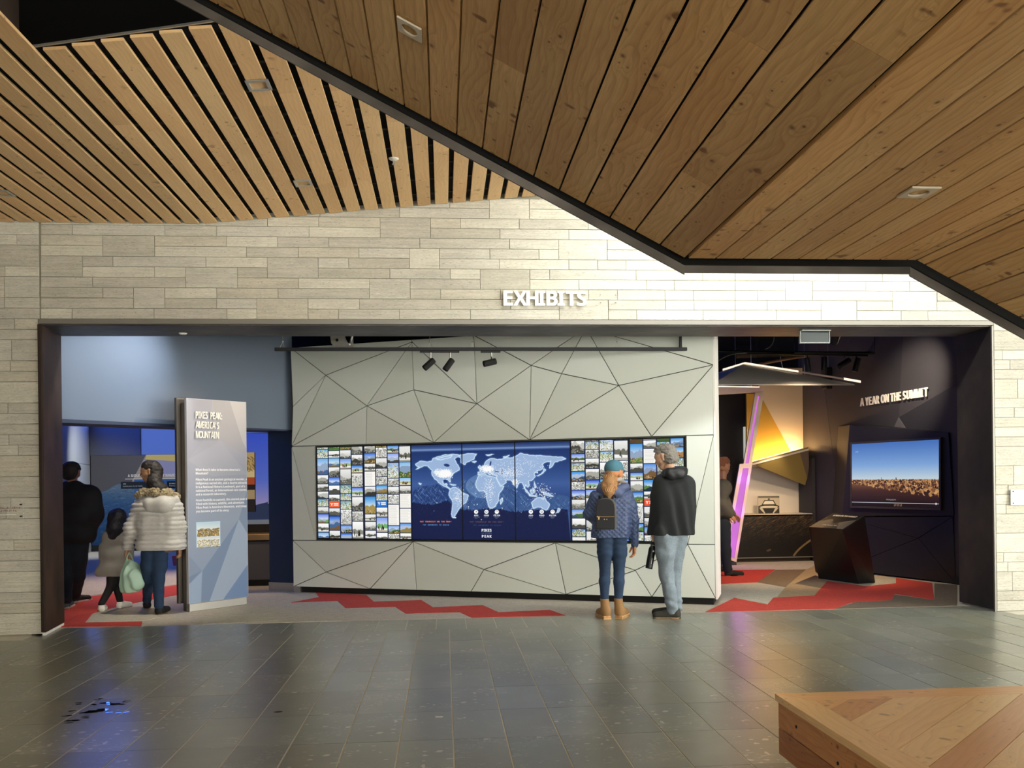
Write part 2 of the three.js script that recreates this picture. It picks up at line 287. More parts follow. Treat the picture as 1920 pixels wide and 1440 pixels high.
// ---------------------------------------------------------------- gallery carpet in coloured pieces
const carpetFloor = structure('floor_carpet', box(20, .05, 15.5, 0, -.0245, -.415 - 7.75, .002), carpet(0xe4dac6));
{
  const red = carpet(0xf0503f), tan = carpet(0xd0b48c), pale = carpet(0xe8e0c8), brown = carpet(0x9a8468);
  const E = -.42;
  const piece = (pts, mat, h = .003, label) => {
    const P = pts.map(([x, y]) => { const p = atY(x, y, 0); p.z = Math.min(p.z, E); p.y = h; return p; });
    const sh = new THREE.Shape(P.map(p => new THREE.Vector2(p.x, -p.z))); const g = new THREE.ExtrudeGeometry(sh, { depth: h, bevelEnabled: false }); g.rotateX(-Math.PI / 2); 
    part('carpet_piece', g, mat, carpetFloor, label);
  };
  piece([[592, 1111], [598, 1120], [546, 1130], [633, 1127], [648, 1140.5], [741, 1138], [761, 1151], [862, 1148], [885, 1160.5], [1065, 1159.5], [1031, 1144], [935, 1148.5], [905, 1135], [812, 1139], [790, 1125.5], [701, 1128.5], [687, 1116]], red, .004, 'red zigzag of carpet');
  piece([[1330, 1152], [1377, 1121.5], [1439, 1134], [1450, 1121], [1527, 1117], [1551, 1090], [1625, 1099.5], [1680, 1094], [1680, 1084], [1748, 1093.5], [1752, 1125], [1678, 1114], [1672, 1125], [1596, 1130], [1590, 1150]], red, .004, 'red zigzag of carpet');
  piece([[1340, 1070], [1454, 1068], [1420, 1092], [1340, 1096]], red, .004);
  piece([[1420, 1092], [1454, 1069], [1512, 1068], [1473, 1101]], brown, .004);
  piece([[1512, 1068], [1530, 1060], [1536, 1084], [1551, 1090], [1527, 1117], [1456, 1121], [1473, 1101]], tan, .004);
  piece([[1377, 1121], [1405, 1100], [1473, 1102], [1456, 1121], [1439, 1133]], pale, .0035);
  piece([[1600, 1130], [1672, 1125.5], [1678, 1115], [1752, 1125.5], [1752, 1094], [1795, 1097], [1795, 1136], [1590, 1150]], carpet(0x8a7a66), .0035);
  piece([[113, 1176], [112, 1128], [150, 1121], [214, 1112], [343, 1096], [343, 1114], [275, 1126], [190, 1145], [173, 1151], [159, 1168], [267, 1165.5], [261, 1176]], red, .004, 'red zigzag of carpet');
  piece([[150, 1119], [213, 1105], [343, 1090], [343, 1095], [214, 1111]], pale, .0035);
  piece([[322, 1043], [343, 1040], [343, 1060], [325, 1061]], red, .004);
  piece([[163, 1167], [175, 1151], [275, 1146], [300, 1158], [262, 1166]], pale, .0035);
  piece([[380, 1160], [430, 1153], [515, 1149], [522, 1164], [380, 1172]], pale, .003);
  piece([[522, 1167], [626, 1163.5], [634, 1176], [450, 1176]], pale, .0034);
}
// ---------------------------------------------------------------- timber ceilings
const up = (x, a) => 1.44 + a;                                           // heights were measured from the eye
const S1 = .528, H1 = 1.756, XA = 1.239, H2 = 1.1085, XB = 2.4365, FZ = 4.47;
const nearY = (x) => 1.44 + (x < XA ? H1 - S1 * x : x < XB ? H2 : H2 - S1 * (x - XB));
function plank(x0, x1, yf, z0, z1, parent, mats, thick = .019) {               // a board running towards the camera, lower face on yf
  const a = V3(x0, yf(x0), z1), b = V3(x1, yf(x1), z1), n = V3(-(b.y - a.y), b.x - a.x, 0).normalize().multiplyScalar(thick), dz = V3(0, 0, z0 - z1), c = .0015;
  const L = [], sec = [a.clone().addScaledVector(n, c / thick), V3(lerp(a.x, b.x, c / (x1 - x0)), lerp(a.y, b.y, c / (x1 - x0)), z1), V3(lerp(b.x, a.x, c / (x1 - x0)), lerp(b.y, a.y, c / (x1 - x0)), z1), b.clone().addScaledVector(n, c / thick), b.clone().add(n), a.clone().add(n)];
  const far = sec.map(p => p.clone().add(dz)); L.push(sec, [...far].reverse());
  for (let i = 0; i < 6; i++) { const j = (i + 1) % 6; L.push([sec[j], sec[i], far[i], far[j]]); }
  part('plank', polys(L, 'z', R() * 9, R() * 9), pick(mats), parent);
}
function boards(x0, x1, yf, za, zb, parent, mats = M.wood, minL = 1.6, maxL = 4.2) { let z = za, first = rr(.6, maxL); while (z < zb - .3) { const l = first; first = rr(minL, maxL); const e = z + l > zb - .5 ? zb : z + l; plank(x0, x1, yf, z + .001, e - .001, parent, mats); z = e; } }
const ceilNear = structure('ceiling_near', null);
{
  const ZB = 14.3, gap = .0075, cs = 1 / Math.hypot(1, S1);
  for (let k = -25; k < 12; k++) { const x0 = -.2967 + .1268 * k; boards(x0 + gap / 2, Math.min(x0 + .1268, XA) - gap / 2, nearY, FZ, ZB, ceilNear); }
  let x = XA; while (x < XB - .02) { const e = Math.min(x + .1432, XB); if (e - x > .03) boards(x + gap / 2, e - gap / 2, nearY, FZ, ZB, ceilNear); x = e; }
  x = XB; let w = .046; while (x < 5.6) { boards(x + gap / 2, x + w - gap / 2, nearY, FZ, ZB, ceilNear); x += w; w = .1268; }
  // black deck above the boards and the steel edge angle
  const prof = [[-3.5, nearY(-3.5)], [XA, nearY(XA)], [XB, nearY(XB)], [5.6, nearY(5.6)]];
  const deck = []; for (let i = 0; i + 1 < prof.length; i++) { const [a, b] = [prof[i], prof[i + 1]]; deck.push(prism([V3(a[0], a[1] + .024, FZ + .02), V3(b[0], b[1] + .024, FZ + .02), V3(b[0], b[1] + .024, ZB), V3(a[0], a[1] + .024, ZB)], V3(0, .05, 0))); }
  part('deck_panel', merge(deck), M.deck, ceilNear);
  const edge = trim(4), t = [-.012, -.066], lean = (i) => prof[i];
  for (let i = 0; i + 1 < prof.length; i++) { const [a, b] = [prof[i], prof[i + 1]];
    part('edge_plate', prism([V3(a[0], a[1] + t[1] * (i === 1 ? .86 : 1), FZ - .075), V3(b[0], b[1] + t[1] * (i === 1 ? .86 : 1), FZ - .075), V3(b[0], b[1] + t[0], FZ - .075), V3(a[0], a[1] + t[0], FZ - .075)], V3(0, 0, .012)), M.fascia, edge);
    part('edge_flange', prism([V3(a[0], a[1] + .16, FZ - .07), V3(b[0], b[1] + .16, FZ - .07), V3(b[0], b[1] - .02, FZ - .07), V3(a[0], a[1] - .02, FZ - .07)], V3(0, 0, .02)), M.deck, edge); }
}
const ceilFar = structure('ceiling_far', null);
const XF = -2.354, farY = (x) => 3.987 + (x > XF ? .0957 * (x - XF) : 0);
{
  const P = .1735, W = .045, frontZ = (x) => 3.45 + (x + 2.49) * .143;
  for (let k = -15; k < 30; k++) {
    const x0 = -2.3283 + P * k + W / 2, x1 = x0 + P - W; if (x0 > 4.2) break;
    if (x1 <= XF + .02) boards(x0, x1, farY, .036, 12, ceilFar, M.woodPaleLit); else boards(x0, x1, farY, .036, frontZ(x0), ceilFar, M.woodPaleLit, 1.4, 2.6);
  }
  const d = [prism([V3(-6.4, 4.03, .03), V3(-2.42, 4.03, .03), V3(-2.42, 4.03, 12), V3(-6.4, 4.03, 12)], V3(0, .05, 0)), prism([V3(-2.42, 4.035, .03), V3(6, 4.83, .03), V3(6, 4.83, 4.45), V3(-2.42, 4.035, 3.29)], V3(0, .05, 0))];
  part('deck_panel', merge(d), M.deck, ceilFar);
  const bat = []; for (let z = .3; z < 3.4; z += .4) bat.push(prism([V3(-2.3, farY(-2.3) + .022, z), V3(4.2, farY(4.2) + .022, z), V3(4.2, farY(4.2) + .03, z), V3(-2.3, farY(-2.3) + .03, z)], V3(0, 0, .03))); 
  part('batten_rail', merge(bat), M.black, ceilFar);
  part('front_angle', prism([V3(-2.47, 4.0, 3.45), V3(5, 4.70, 4.52), V3(5, 4.712, 4.52), V3(-2.47, 4.012, 3.45)], V3(-.002, 0, .012)), M.alu, ceilFar);
  const e5 = trim(5); part('edge_plate', box(.02, .75, 8.6, -2.455, 4.38, 7.76, .002), std({ color: 0x6b5a4c, map: steelTex, roughness: .6, metalness: .3 }), e5);
}
// ---------------------------------------------------------------- the hall round the camera: glazing behind and on the right
{
  structure('ceiling', box(16.5, .2, 15.2, 1.2, 5.4, 7.1, .002), M.deck);
  structure('wall_left', box(.2, 5.4, 15, -6.5, 2.7, 7, .002), M.hall);
  const wb = structure('wall_back', null), wr = structure('wall_right', null);
  part('sill_wall', box(15.4, .4, .2, 1.2, .2, 14.4, .002), M.hall, wb); part('solid_wall', box(4.6, 3.8, .2, -4.2, 2.25, 14.4, .002), M.hall, wb); part('head_wall', box(15.4, 1.2, .2, 1.2, 4.75, 14.4, .002), M.hall, wb);
  for (let i = 0; i < 8; i++) part('mullion', box(.08, 3.9, .14, -6.4 + i * 2.17, 2.2, 14.4, .004), M.blackMetal, wb);
  part('sill_wall', box(.2, .3, 14.4, 9, .15, 7.2, .002), M.hall, wr); part('head_wall', box(.2, 1.2, 14.4, 9, 4.75, 7.2, .002), M.hall, wr); part('pier', box(.2, 5, 1.4, 9, 2.5, .85, .002), M.hall, wr);
  for (let i = 0; i < 7; i++) part('mullion', box(.14, 3.9, .08, 9, 2.2, .7 + i * 2.2, .004), M.blackMetal, wr);
}
// ---------------------------------------------------------------- faceted feature wall with the row of displays
const KL = V3(-1.957, 0, -2.987), KR = V3(3.062, 0, -.944), FD = KR.clone().sub(KL).normalize(), FN = V3(-FD.z, 0, FD.x);
const FP = KL.clone().addScaledVector(FN, .06);                          // panel face
const onFace = (px, py) => { const q = atPlane(px, py, FP, FN).sub(FP); return [q.dot(FD), q.y]; };
const face = (s, y, n = 0) => FP.clone().addScaledVector(FD, s).addScaledVector(FN, n).setY(y);
const faceM = new THREE.Matrix4().makeBasis(FD, V3(0, 1, 0), FN).setPosition(FP);
const SX = [.352, 1.031, 1.698, 2.385, 3.070, 3.762, 4.463, 5.100], SY0 = .712, SY1 = 1.908;
const featureWall = structure('wall_feature', null);
{
  const TOP = 3.235, q = (x, y) => onFace(x, y), e = (x) => onFace(x, 900)[0];
  const V = {
    TL: [-.02, TOP], V1: q(610.4, 703.5), L0: q(549, 762), V2: [q(772, 634)[0], TOP - .03], V3: q(687.7, 761), V4: q(775.7, 730.7), V5: q(894, 757), V6: [q(813, 830)[0], SY1 + .022], V7: q(995.7, 685), V8: q(1053, 700.7), V9: q(1160, 722.7), V10: [q(993, 826)[0], SY1 + .022], V11: [q(1221.7, 819)[0], SY1 + .022], V12: q(1337.5, 684),
    M: [q(686, 835)[0], SY1 + .022], V13: [-.02, SY1 + .022], STL: [SX[0] - .022, SY1 + .022], STR: [SX[7] + .022, SY1 + .022], T1: q(888, 624), T2: q(1098.5, 610), TT: [q(770, 640)[0], TOP], TR: [5.43, TOP], R1: [5.43, SY1 + .022], R2: [5.43, SY0 - .022],
    SBL: [SX[0] - .022, SY0 - .022], L1: [-.02, SY0 - .022], SBR: [SX[7] + .022, SY0 - .022], S: [q(774.6, 1016)[0], SY0 - .022], D: [q(1041, 1018)[0], SY0 - .022], B1: q(611.7, 1072.5), C1: q(907, 1068), E: q(1191, 1069.5),
    b0: [-.02, .078], b1: [q(694, 1104)[0], .078], b2: [q(781, 1107)[0], .078], b3: [q(883, 1111)[0], .078], b4: [q(1061, 1117)[0], .078], b5: [q(1222, 1121)[0], .078], b6: [5.43, .078],
  };
  V.T1[1] = Math.min(V.T1[1], TOP); V.T2[1] = Math.min(V.T2[1], TOP);
  const list = 'TL L0 V1|L0 V13 V1|V1 V13 V3|V13 M V3|V3 M V6|V1 V3 V2|V2 V3 V4|V3 V6 V4|V4 V6 V5|V2 V4 V5|TL V1 V2 TT|TT V2 V5 T1|T1 V5 V7|V5 V10 V7|V5 V6 V10|T1 V7 T2|V7 V8 T2|V7 V10 V8|V8 V10 V9|T2 V8 V9|T2 V9 V12|V9 V10 V11|V9 V11 V12|V12 V11 STR R1|T2 V12 TR|L1 SBL V13|V13 SBL STL|SBR R1 STR|SBR R2 R1|L1 b0 B1|L1 B1 S|b0 b1 B1|B1 b1 S|S b1 b2|S b2 b3 C1|S C1 D|C1 b3 b4|C1 b4 D|D b4 E|b4 b5 E|D E SBR|E b5 SBR|SBR b5 b6|SBR b6 R2';
  const tilt = rng(5);
  list.split('|').forEach((t, i) => {
    let P = t.split(' ').map(k => V[k]); let A = 0; P.forEach((p, j) => { const n = P[(j + 1) % P.length]; A += p[0] * n[1] - n[0] * p[1]; }); if (A < 0) P = P.reverse();
    // pull every edge in by half the seam
    const h = .0045, n = P.length, ins = P.map((p, j) => { const a = P[(j + n - 1) % n], b = P[(j + 1) % n]; const d1 = [p[0] - a[0], p[1] - a[1]], d2 = [b[0] - p[0], b[1] - p[1]], l1 = Math.hypot(...d1), l2 = Math.hypot(...d2), n1 = [-d1[1] / l1, d1[0] / l1], n2 = [-d2[1] / l2, d2[0] / l2], k = 1 + n1[0] * n2[0] + n1[1] * n2[1], m = Math.max(k, .08); let ox = (n1[0] + n2[0]) / m * h, oy = (n1[1] + n2[1]) / m * h; const ol = Math.hypot(ox, oy); if (ol > .035) { ox *= .035 / ol; oy *= .035 / ol; } return [p[0] + ox, p[1] + oy]; });
    const g = new THREE.ExtrudeGeometry(new THREE.Shape(ins.map(p => new THREE.Vector2(...p))), { depth: .016, bevelEnabled: true, bevelThickness: .003, bevelSize: .0022, bevelSegments: 1, bevelOffset: -.0022 });
    g.translate(0, 0, -.019 + .0016 * tilt()); g.applyMatrix4(faceM); part('panel', g, M.panel[i % 4], featureWall);
  });
  // carcass behind the panels: four boxes round the display niche
  const cb = (s0, s1, y0, y1, n0, n1) => prism([face(s0, y0, n1), face(s1, y0, n1), face(s1, y1, n1), face(s0, y1, n1)], FN.clone().multiplyScalar(n0 - n1));
  part('carcass', merge([cb(-.02, 5.43, SY1 + .01, TOP, -.5, -.02), cb(-.02, 5.43, .078, SY0 - .01, -.5, -.02), cb(-.02, SX[0] - .01, SY0 - .01, SY1 + .01, -.5, -.02), cb(SX[7] + .01, 5.43, SY0 - .01, SY1 + .01, -.5, -.02), cb(SX[0] - .01, SX[7] + .01, SY0 - .01, SY1 + .01, -.5, -.14)]), M.panelBack, featureWall);
  part('end_panel', cb(5.43, 5.452, .07, TOP, -.5, .001), M.white, featureWall, 'white end panel');
  part('added_black_backdrop', cb(-.4, 5.43, 2.6, 3.97, -.62, -.52), M.deck, featureWall);  // black sheet added so the void over the panels stays dark
  part('kickboard', cb(.06, 5.40, 0, .08, -.45, -.06), M.black, featureWall);
  part('foot_block', cb(-.03, .07, 0, .075, -.4, -.03), M.alu, featureWall);
}
// world map for the three middle displays, drawn in the units of the photograph's enlargement
const mapTex = canvas(1863, 1160, (g, w, h) => {
  g.translate(-12, -58); const bg = g.createLinearGradient(0, 60, 0, 1215); bg.addColorStop(0, '#142c62'); bg.addColorStop(.06, '#5a78ae'); bg.addColorStop(.075, '#17336c'); bg.addColorStop(.2, '#1a3b78'); bg.addColorStop(.42, '#3c5c9a'); bg.addColorStop(.6, '#22407c'); bg.addColorStop(.8, '#0c1c4a'); bg.addColorStop(1, '#070f33'); g.fillStyle = bg; g.fillRect(0, 0, 1900, 1260);
  g.fillStyle = 'rgba(150,175,215,.55)'; g.fillRect(12, 112, 1860, 14);
  // snowy mountains
  const r = rng(31), ridge = (pts, col, snow) => {
    g.beginPath(); g.moveTo(pts[0][0], 1230); for (let i = 0; i + 1 < pts.length; i++) for (let k = 0; k < 14; k++) { const t = k / 14; g.lineTo(lerp(pts[i][0], pts[i + 1][0], t), lerp(pts[i][1], pts[i + 1][1], t) + (r() - .5) * 22); } g.lineTo(pts.at(-1)[0], 1230); g.closePath(); g.fillStyle = col; g.fill(); g.save(); g.clip();
    for (let i = 0; i < 900; i++) { const x = lerp(pts[0][0], pts.at(-1)[0], r()), y = 470 + 420 * r(), l = 14 + 50 * r(); g.strokeStyle = r() < .5 ? `rgba(150,180,225,${snow * r()})` : `rgba(8,20,60,${.5 * r()})`; g.lineWidth = 2 + 6 * r(); g.beginPath(); g.moveTo(x, y); g.lineTo(x + l * (r() < .5 ? .8 : -.6), y + l * .9); g.stroke(); } g.restore();
  };
  ridge([[12, 640], [130, 560], [330, 545], [470, 600], [560, 700], [640, 760], [720, 800]], '#22417c', .55);
  ridge([[560, 660], [640, 470], [700, 520], [800, 470], [930, 500], [1060, 600], [1150, 545], [1260, 610], [1420, 740], [1640, 690], [1720, 680], [1872, 700]], '#38598f', .6);
  ridge([[12, 760], [140, 780], [300, 790], [460, 740], [560, 840], [760, 860], [1000, 830], [1240, 880], [1440, 860], [1872, 850]], '#0a1a48', .14);
  for (let i = 0; i < 900; i++) { g.fillStyle = `rgba(40,70,130,${.35 * r()})`; g.fillRect(1000 + 800 * r(), 960 + 240 * r(), 8 * r(), 6 * r()); }
  g.fillStyle = 'rgba(170,205,240,.30)'; g.beginPath(); g.ellipse(900, 570, 230, 150, 0, 0, 7); g.fill();
  const P = {
    na: [60, 290, 120, 255, 200, 265, 262, 262, 280, 225, 340, 205, 420, 185, 520, 178, 600, 190, 590, 215, 545, 235, 570, 290, 600, 340, 604, 372, 560, 395, 530, 415, 505, 445, 486, 476, 492, 515, 480, 512, 466, 488, 425, 490, 400, 505, 402, 535, 425, 548, 440, 535, 452, 545, 445, 565, 478, 590, 490, 606, 478, 604, 440, 578, 395, 556, 350, 525, 320, 490, 295, 470, 272, 430, 262, 395, 268, 372, 240, 345, 215, 318, 165, 315, 120, 335, 70, 355, 110, 330, 75, 315],
    gl: [610, 190, 700, 175, 805, 183, 780, 215, 775, 245, 735, 262, 690, 280, 655, 310, 630, 292, 620, 250, 600, 220], sa: [490, 600, 525, 580, 560, 585, 610, 620, 640, 655, 700, 680, 690, 715, 672, 760, 632, 790, 610, 825, 585, 860, 565, 890, 545, 915, 535, 940, 555, 952, 530, 955, 505, 940, 500, 900, 510, 840, 520, 780, 512, 740, 490, 715, 472, 680, 478, 640],
    af: [830, 440, 910, 432, 945, 455, 1000, 462, 1035, 470, 1060, 530, 1085, 575, 1125, 575, 1100, 620, 1065, 665, 1060, 700, 1062, 745, 1035, 780, 1020, 815, 985, 838, 955, 838, 940, 800, 925, 750, 918, 690, 905, 640, 880, 625, 830, 632, 798, 590, 790, 545, 805, 490],
    eu: [820, 435, 820, 400, 850, 398, 838, 372, 870, 352, 890, 335, 900, 300, 920, 268, 960, 245, 1010, 240, 1050, 258, 1110, 250, 1160, 232, 1230, 240, 1310, 185, 1380, 200, 1440, 215, 1540, 215, 1680, 235, 1780, 240, 1830, 262, 1790, 275, 1740, 290, 1700, 300, 1680, 345, 1645, 370, 1650, 320, 1660, 285, 1600, 300, 1560, 320, 1575, 355, 1550, 385, 1500, 395, 1510, 425, 1480, 410, 1470, 430, 1478, 470, 1440, 510, 1400, 520, 1415, 560, 1395, 590, 1370, 560, 1358, 600, 1345, 560, 1325, 530, 1290, 540, 1265, 600, 1240, 540, 1210, 500, 1150, 505, 1155, 530, 1090, 570, 1060, 520, 1040, 470, 1042, 445, 990, 440, 985, 420, 960, 440, 930, 405, 900, 415, 860, 425],
    au: [1435, 770, 1470, 735, 1500, 715, 1545, 712, 1570, 735, 1580, 700, 1600, 745, 1640, 790, 1630, 830, 1605, 860, 1570, 850, 1545, 825, 1500, 825, 1450, 840], nz: [1735, 840, 1760, 850, 1745, 880, 1705, 900, 1730, 870], md: [1080, 740, 1110, 715, 1105, 760, 1085, 790], jp: [1500, 455, 1540, 440, 1570, 410, 1580, 375, 1600, 385, 1565, 430, 1525, 455], in: [1350, 590, 1400, 650, 1420, 680, 1370, 640], bo: [1420, 630, 1460, 600, 1470, 650, 1430, 670], jv: [1410, 680, 1500, 690, 1495, 700, 1410, 692], ng: [1545, 640, 1620, 660, 1680, 700, 1600, 685], ph: [1470, 530, 1490, 580, 1475, 600], uk: [840, 320, 858, 340, 850, 365, 830, 352, 820, 345], ic: [750, 275, 800, 270, 780, 290], sv: [915, 195, 1000, 190, 950, 208], nv: [1120, 225, 1200, 205, 1140, 240], ar: [310, 232, 420, 205, 520, 190, 500, 215, 380, 245], hw: [98, 525, 130, 535, 120, 545], cu: [480, 540, 560, 552, 520, 556],
  };
  g.shadowColor = '#bfe2ff';
  for (const k in P) { const a = P[k]; g.beginPath(); for (let i = 0; i < a.length; i += 2) { const x = a[i], y = a[i + 1], nx = a[(i + 2) % a.length], ny = a[(i + 3) % a.length]; if (!i) g.moveTo(x, y); for (let t = .2; t < 1.01; t += .2) g.lineTo(lerp(x, nx, t) + (t < .9 ? (r() - .5) * 9 : 0), lerp(y, ny, t) + (t < .9 ? (r() - .5) * 9 : 0)); } g.closePath();
    g.shadowBlur = 16; g.fillStyle = '#9db8de'; g.fill(); g.strokeStyle = '#e2f3ff'; g.lineWidth = 5; g.stroke(); g.shadowBlur = 0; }
  g.fillStyle = '#1c3a76'; for (const [x, y, a, b] of [[450, 312, 36, 18], [430, 505, 26, 18], [1110, 405, 9, 26], [1040, 398, 26, 7], [970, 300, 9, 30], [590, 245, 30, 26]]) { g.beginPath(); g.ellipse(x, y, a, b, .2, 0, 7); g.fill(); }
  const dots = (n, x, y, sx, sy, s) => { for (let i = 0; i < n; i++) { const a = (r() + r() + r() - 1.5) / 1.5, b = (r() + r() + r() - 1.5) / 1.5; g.fillStyle = `rgba(255,255,255,${.5 + .5 * r()})`; g.beginPath(); g.arc(x + a * sx, y + b * sy, s * (.5 + r()), 0, 7); g.fill(); } };
  dots(1500, 430, 415, 110, 62, 4.5); dots(300, 330, 400, 70, 60, 3); dots(700, 930, 365, 100, 60, 4); dots(500, 1180, 420, 280, 110, 3); dots(260, 950, 600, 120, 200, 3); dots(200, 590, 700, 100, 150, 3); dots(160, 1540, 640, 220, 130, 4); dots(160, 1320, 300, 400, 90, 3); dots(120, 1255, 530, 40, 60, 4); dots(30, 900, 800, 880, 250, 4);
  g.textAlign = 'center'; const txt = (s, x, y, px, c, sp = 0, f = 'bold') => { g.font = `${f} ${px}px sans-serif`; g.fillStyle = c; if (sp) { let t = x - (s.length - 1) * sp / 2; for (const ch of s) { g.fillText(ch, t, y); t += sp; } } else g.fillText(s, x, y); };
  txt('PUT YOURSELF ON THE MAP!', 305, 1008, 24, '#ff8a4c', 16.4); txt('TAP ANYWHERE TO BEGIN', 305, 1046, 19, '#6fb2f2', 15.6);
  txt('PUT YOURSELF ON THE MAP!', 915, 1010, 24, 'rgba(190,120,90,.6)', 17); txt('TAP ANYWHERE TO BEGIN', 915, 1048, 18, 'rgba(90,140,210,.55)', 16);
  for (const x0 of [790, 1425]) ['ADD', 'FIND', 'FILTER'].forEach((s, i) => { const x = x0 + i * 124; g.fillStyle = '#fff'; g.beginPath(); g.arc(x, 880, 25, 0, 7); g.fill(); g.strokeStyle = '#1a2b5c'; g.lineWidth = 4; g.beginPath(); if (i === 0) { g.moveTo(x - 9, 876); g.lineTo(x + 9, 870); g.lineTo(x, 888); } else g.arc(x, 879, i === 1 ? 10 : 12, 0, i === 1 ? 7 : Math.PI, i === 2); g.stroke(); txt(s, x, 932, 25, '#fff'); g.fillStyle = '#cfe0f4'; blur(g, x - 26, 940, 52, 8); if (i !== 1) blur(g, x - 17, 952, 34, 7); });
  txt('PIKES', 912, 1118, 46, '#fff'); g.fillStyle = '#9fc0e4'; blur(g, 850, 1130, 124, 11); txt('PEAK', 912, 1190, 46, '#fff', 31);
});
// collage of small pictures: four columns to a display
function collage(seed, extras) {
  return canvas(1024, 896, (g, w, h) => {
    const r = rng(seed); g.fillStyle = '#0b1d45'; g.fillRect(0, 0, w, h);
    const hsl = (a, s, l) => `hsl(${a},${s}%,${l}%)`;
    const scenePic = (x, y, cw, ch) => {
      g.save(); g.beginPath(); g.rect(x, y, cw, ch); g.clip(); const k = r(), bw = r() < .45;
      const sky = g.createLinearGradient(0, y, 0, y + ch); if (bw) { sky.addColorStop(0, hsl(60, 4, 88 + 10 * r())); sky.addColorStop(1, hsl(60, 6, 70 + 20 * r())); } else { const hue = 205 + 20 * r(); sky.addColorStop(0, hsl(hue, 65, 48 + 25 * r())); sky.addColorStop(.6, hsl(hue, 40, 88)); sky.addColorStop(1, '#f4f2ea'); } g.fillStyle = sky; g.fillRect(x, y, cw, ch);
      const dk = (l, sat = 10, hue = 40) => bw ? hsl(60, 5, l) : hsl(hue, sat, l);
      if (k < .58) { for (let m = 0; m < 3; m++) { g.fillStyle = m < 1 ? dk(60 + 15 * r(), 25, 215) : dk(20 + 30 * r(), 35, pick2(r, [30, 45, 95, 215])); g.beginPath(); g.moveTo(x, y + ch); let yy = y + ch * (.35 + .22 * m + .2 * r()); for (let i = 0; i <= 10; i++) { g.lineTo(x + cw * i / 10, yy); yy += (r() - .5) * ch * .25; yy = Math.max(y + ch * (.25 + .15 * m), yy); } g.lineTo(x + cw, y + ch); g.fill(); } if (r() < .5) for (let i = 0; i < 40; i++) { g.fillStyle = dk(15 + 60 * r(), 40, 40); g.fillRect(x + cw * r(), y + ch * (.7 + .3 * r()), 5 + 8 * r(), 4 + 6 * r()); } }
      else if (k < .80) { g.fillStyle = dk(82 + 12 * r(), 8); g.fillRect(x, y + ch * .5, cw, ch); g.fillStyle = dk(30 + 30 * r(), 30, 60 + 60 * r()); g.beginPath(); g.moveTo(x, y + ch * .7); for (let i = 0; i <= 8; i++) g.lineTo(x + cw * i / 8, y + ch * (.38 + .18 * r())); g.lineTo(x + cw, y + ch * .75); g.fill(); const n = 4 + Math.floor(9 * r()), x0 = .05 + .35 * r(); for (let i = 0; i < n; i++) { const px = x + cw * (x0 + .55 * r()), hh = ch * (.14 + .2 * r()), py = y + ch * (.76 + .16 * r()); g.fillStyle = dk(8 + 50 * r() * r(), 40, 360 * r()); g.beginPath(); g.ellipse(px, py - hh / 2, 2.5 + 3 * r(), hh / 2, 0, 0, 7); g.fill(); g.fillStyle = dk(30 + 30 * r(), 30, 25); g.beginPath(); g.arc(px, py - hh - 2, 3.2, 0, 7); g.fill(); } g.fillStyle = dk(55 + 30 * r(), 20); g.fillRect(x, y + ch * .88, cw, ch); }
      else { for (let i = 0; i < 170; i++) { const l = 25 + 65 * r(); g.strokeStyle = dk(l, 30, pick2(r, [40, 60, 100])); g.lineWidth = 2 + 5 * r(); const px = x + cw * r(), py = y + ch * (.1 + .9 * r()); g.beginPath(); g.moveTo(px, py); g.lineTo(px + (r() - .5) * 30, py + (r() - .5) * 30); g.stroke(); } }
      g.restore();
    };
    const pick2 = (q, a) => a[Math.floor(q() * a.length)];
    for (let c = 0; c < 8; c++) {
      const cw = 117, x = 5 + c * 127.6 + (c > 3 ? 4 : 0); let y = -40 - 60 * r();
      while (y < h) { const ch = 62 + (r() < .2 ? 70 + 40 * r() : 34 * r()), ex = extras.find(e => e[0] === c && Math.abs(e[1] - y) < 60 && !e.done);
        if (ex) { ex.done = 1; scenePic(x, y, cw, 64); g.fillStyle = ex[2]; g.fillRect(x, y + 64, cw, 62); g.strokeStyle = '#fff'; g.lineWidth = 7; g.beginPath(); g.moveTo(x + 16, y + 82); g.lineTo(x + 28, y + 94); g.lineTo(x + 40, y + 82); g.moveTo(x + 28, y + 94); g.lineTo(x + 28, y + 110); g.stroke(); g.fillStyle = '#fff'; g.fillRect(x + 50, y + 82, 52, 9); g.fillRect(x + 50, y + 97, 52, 9); y += 133; }
        else if (r() < .045) { g.fillStyle = '#f3f1ea'; g.fillRect(x, y, cw, ch * 1.5); g.fillStyle = '#c9c8c4'; for (let k = 14; k < ch * 1.5 - 8; k += 11) g.fillRect(x + 10, y + k, cw * (.6 + .25 * r()), 3); y += ch * 1.5 + 7; }
        else { scenePic(x, y, cw, ch); y += ch + 7; } }
    }
  });
}
const colL = collage(11, [[1, 520, '#e8643c'], [5, 500, '#2a74c8']]), colR = collage(23, [[5, 500, '#e8522c']]);
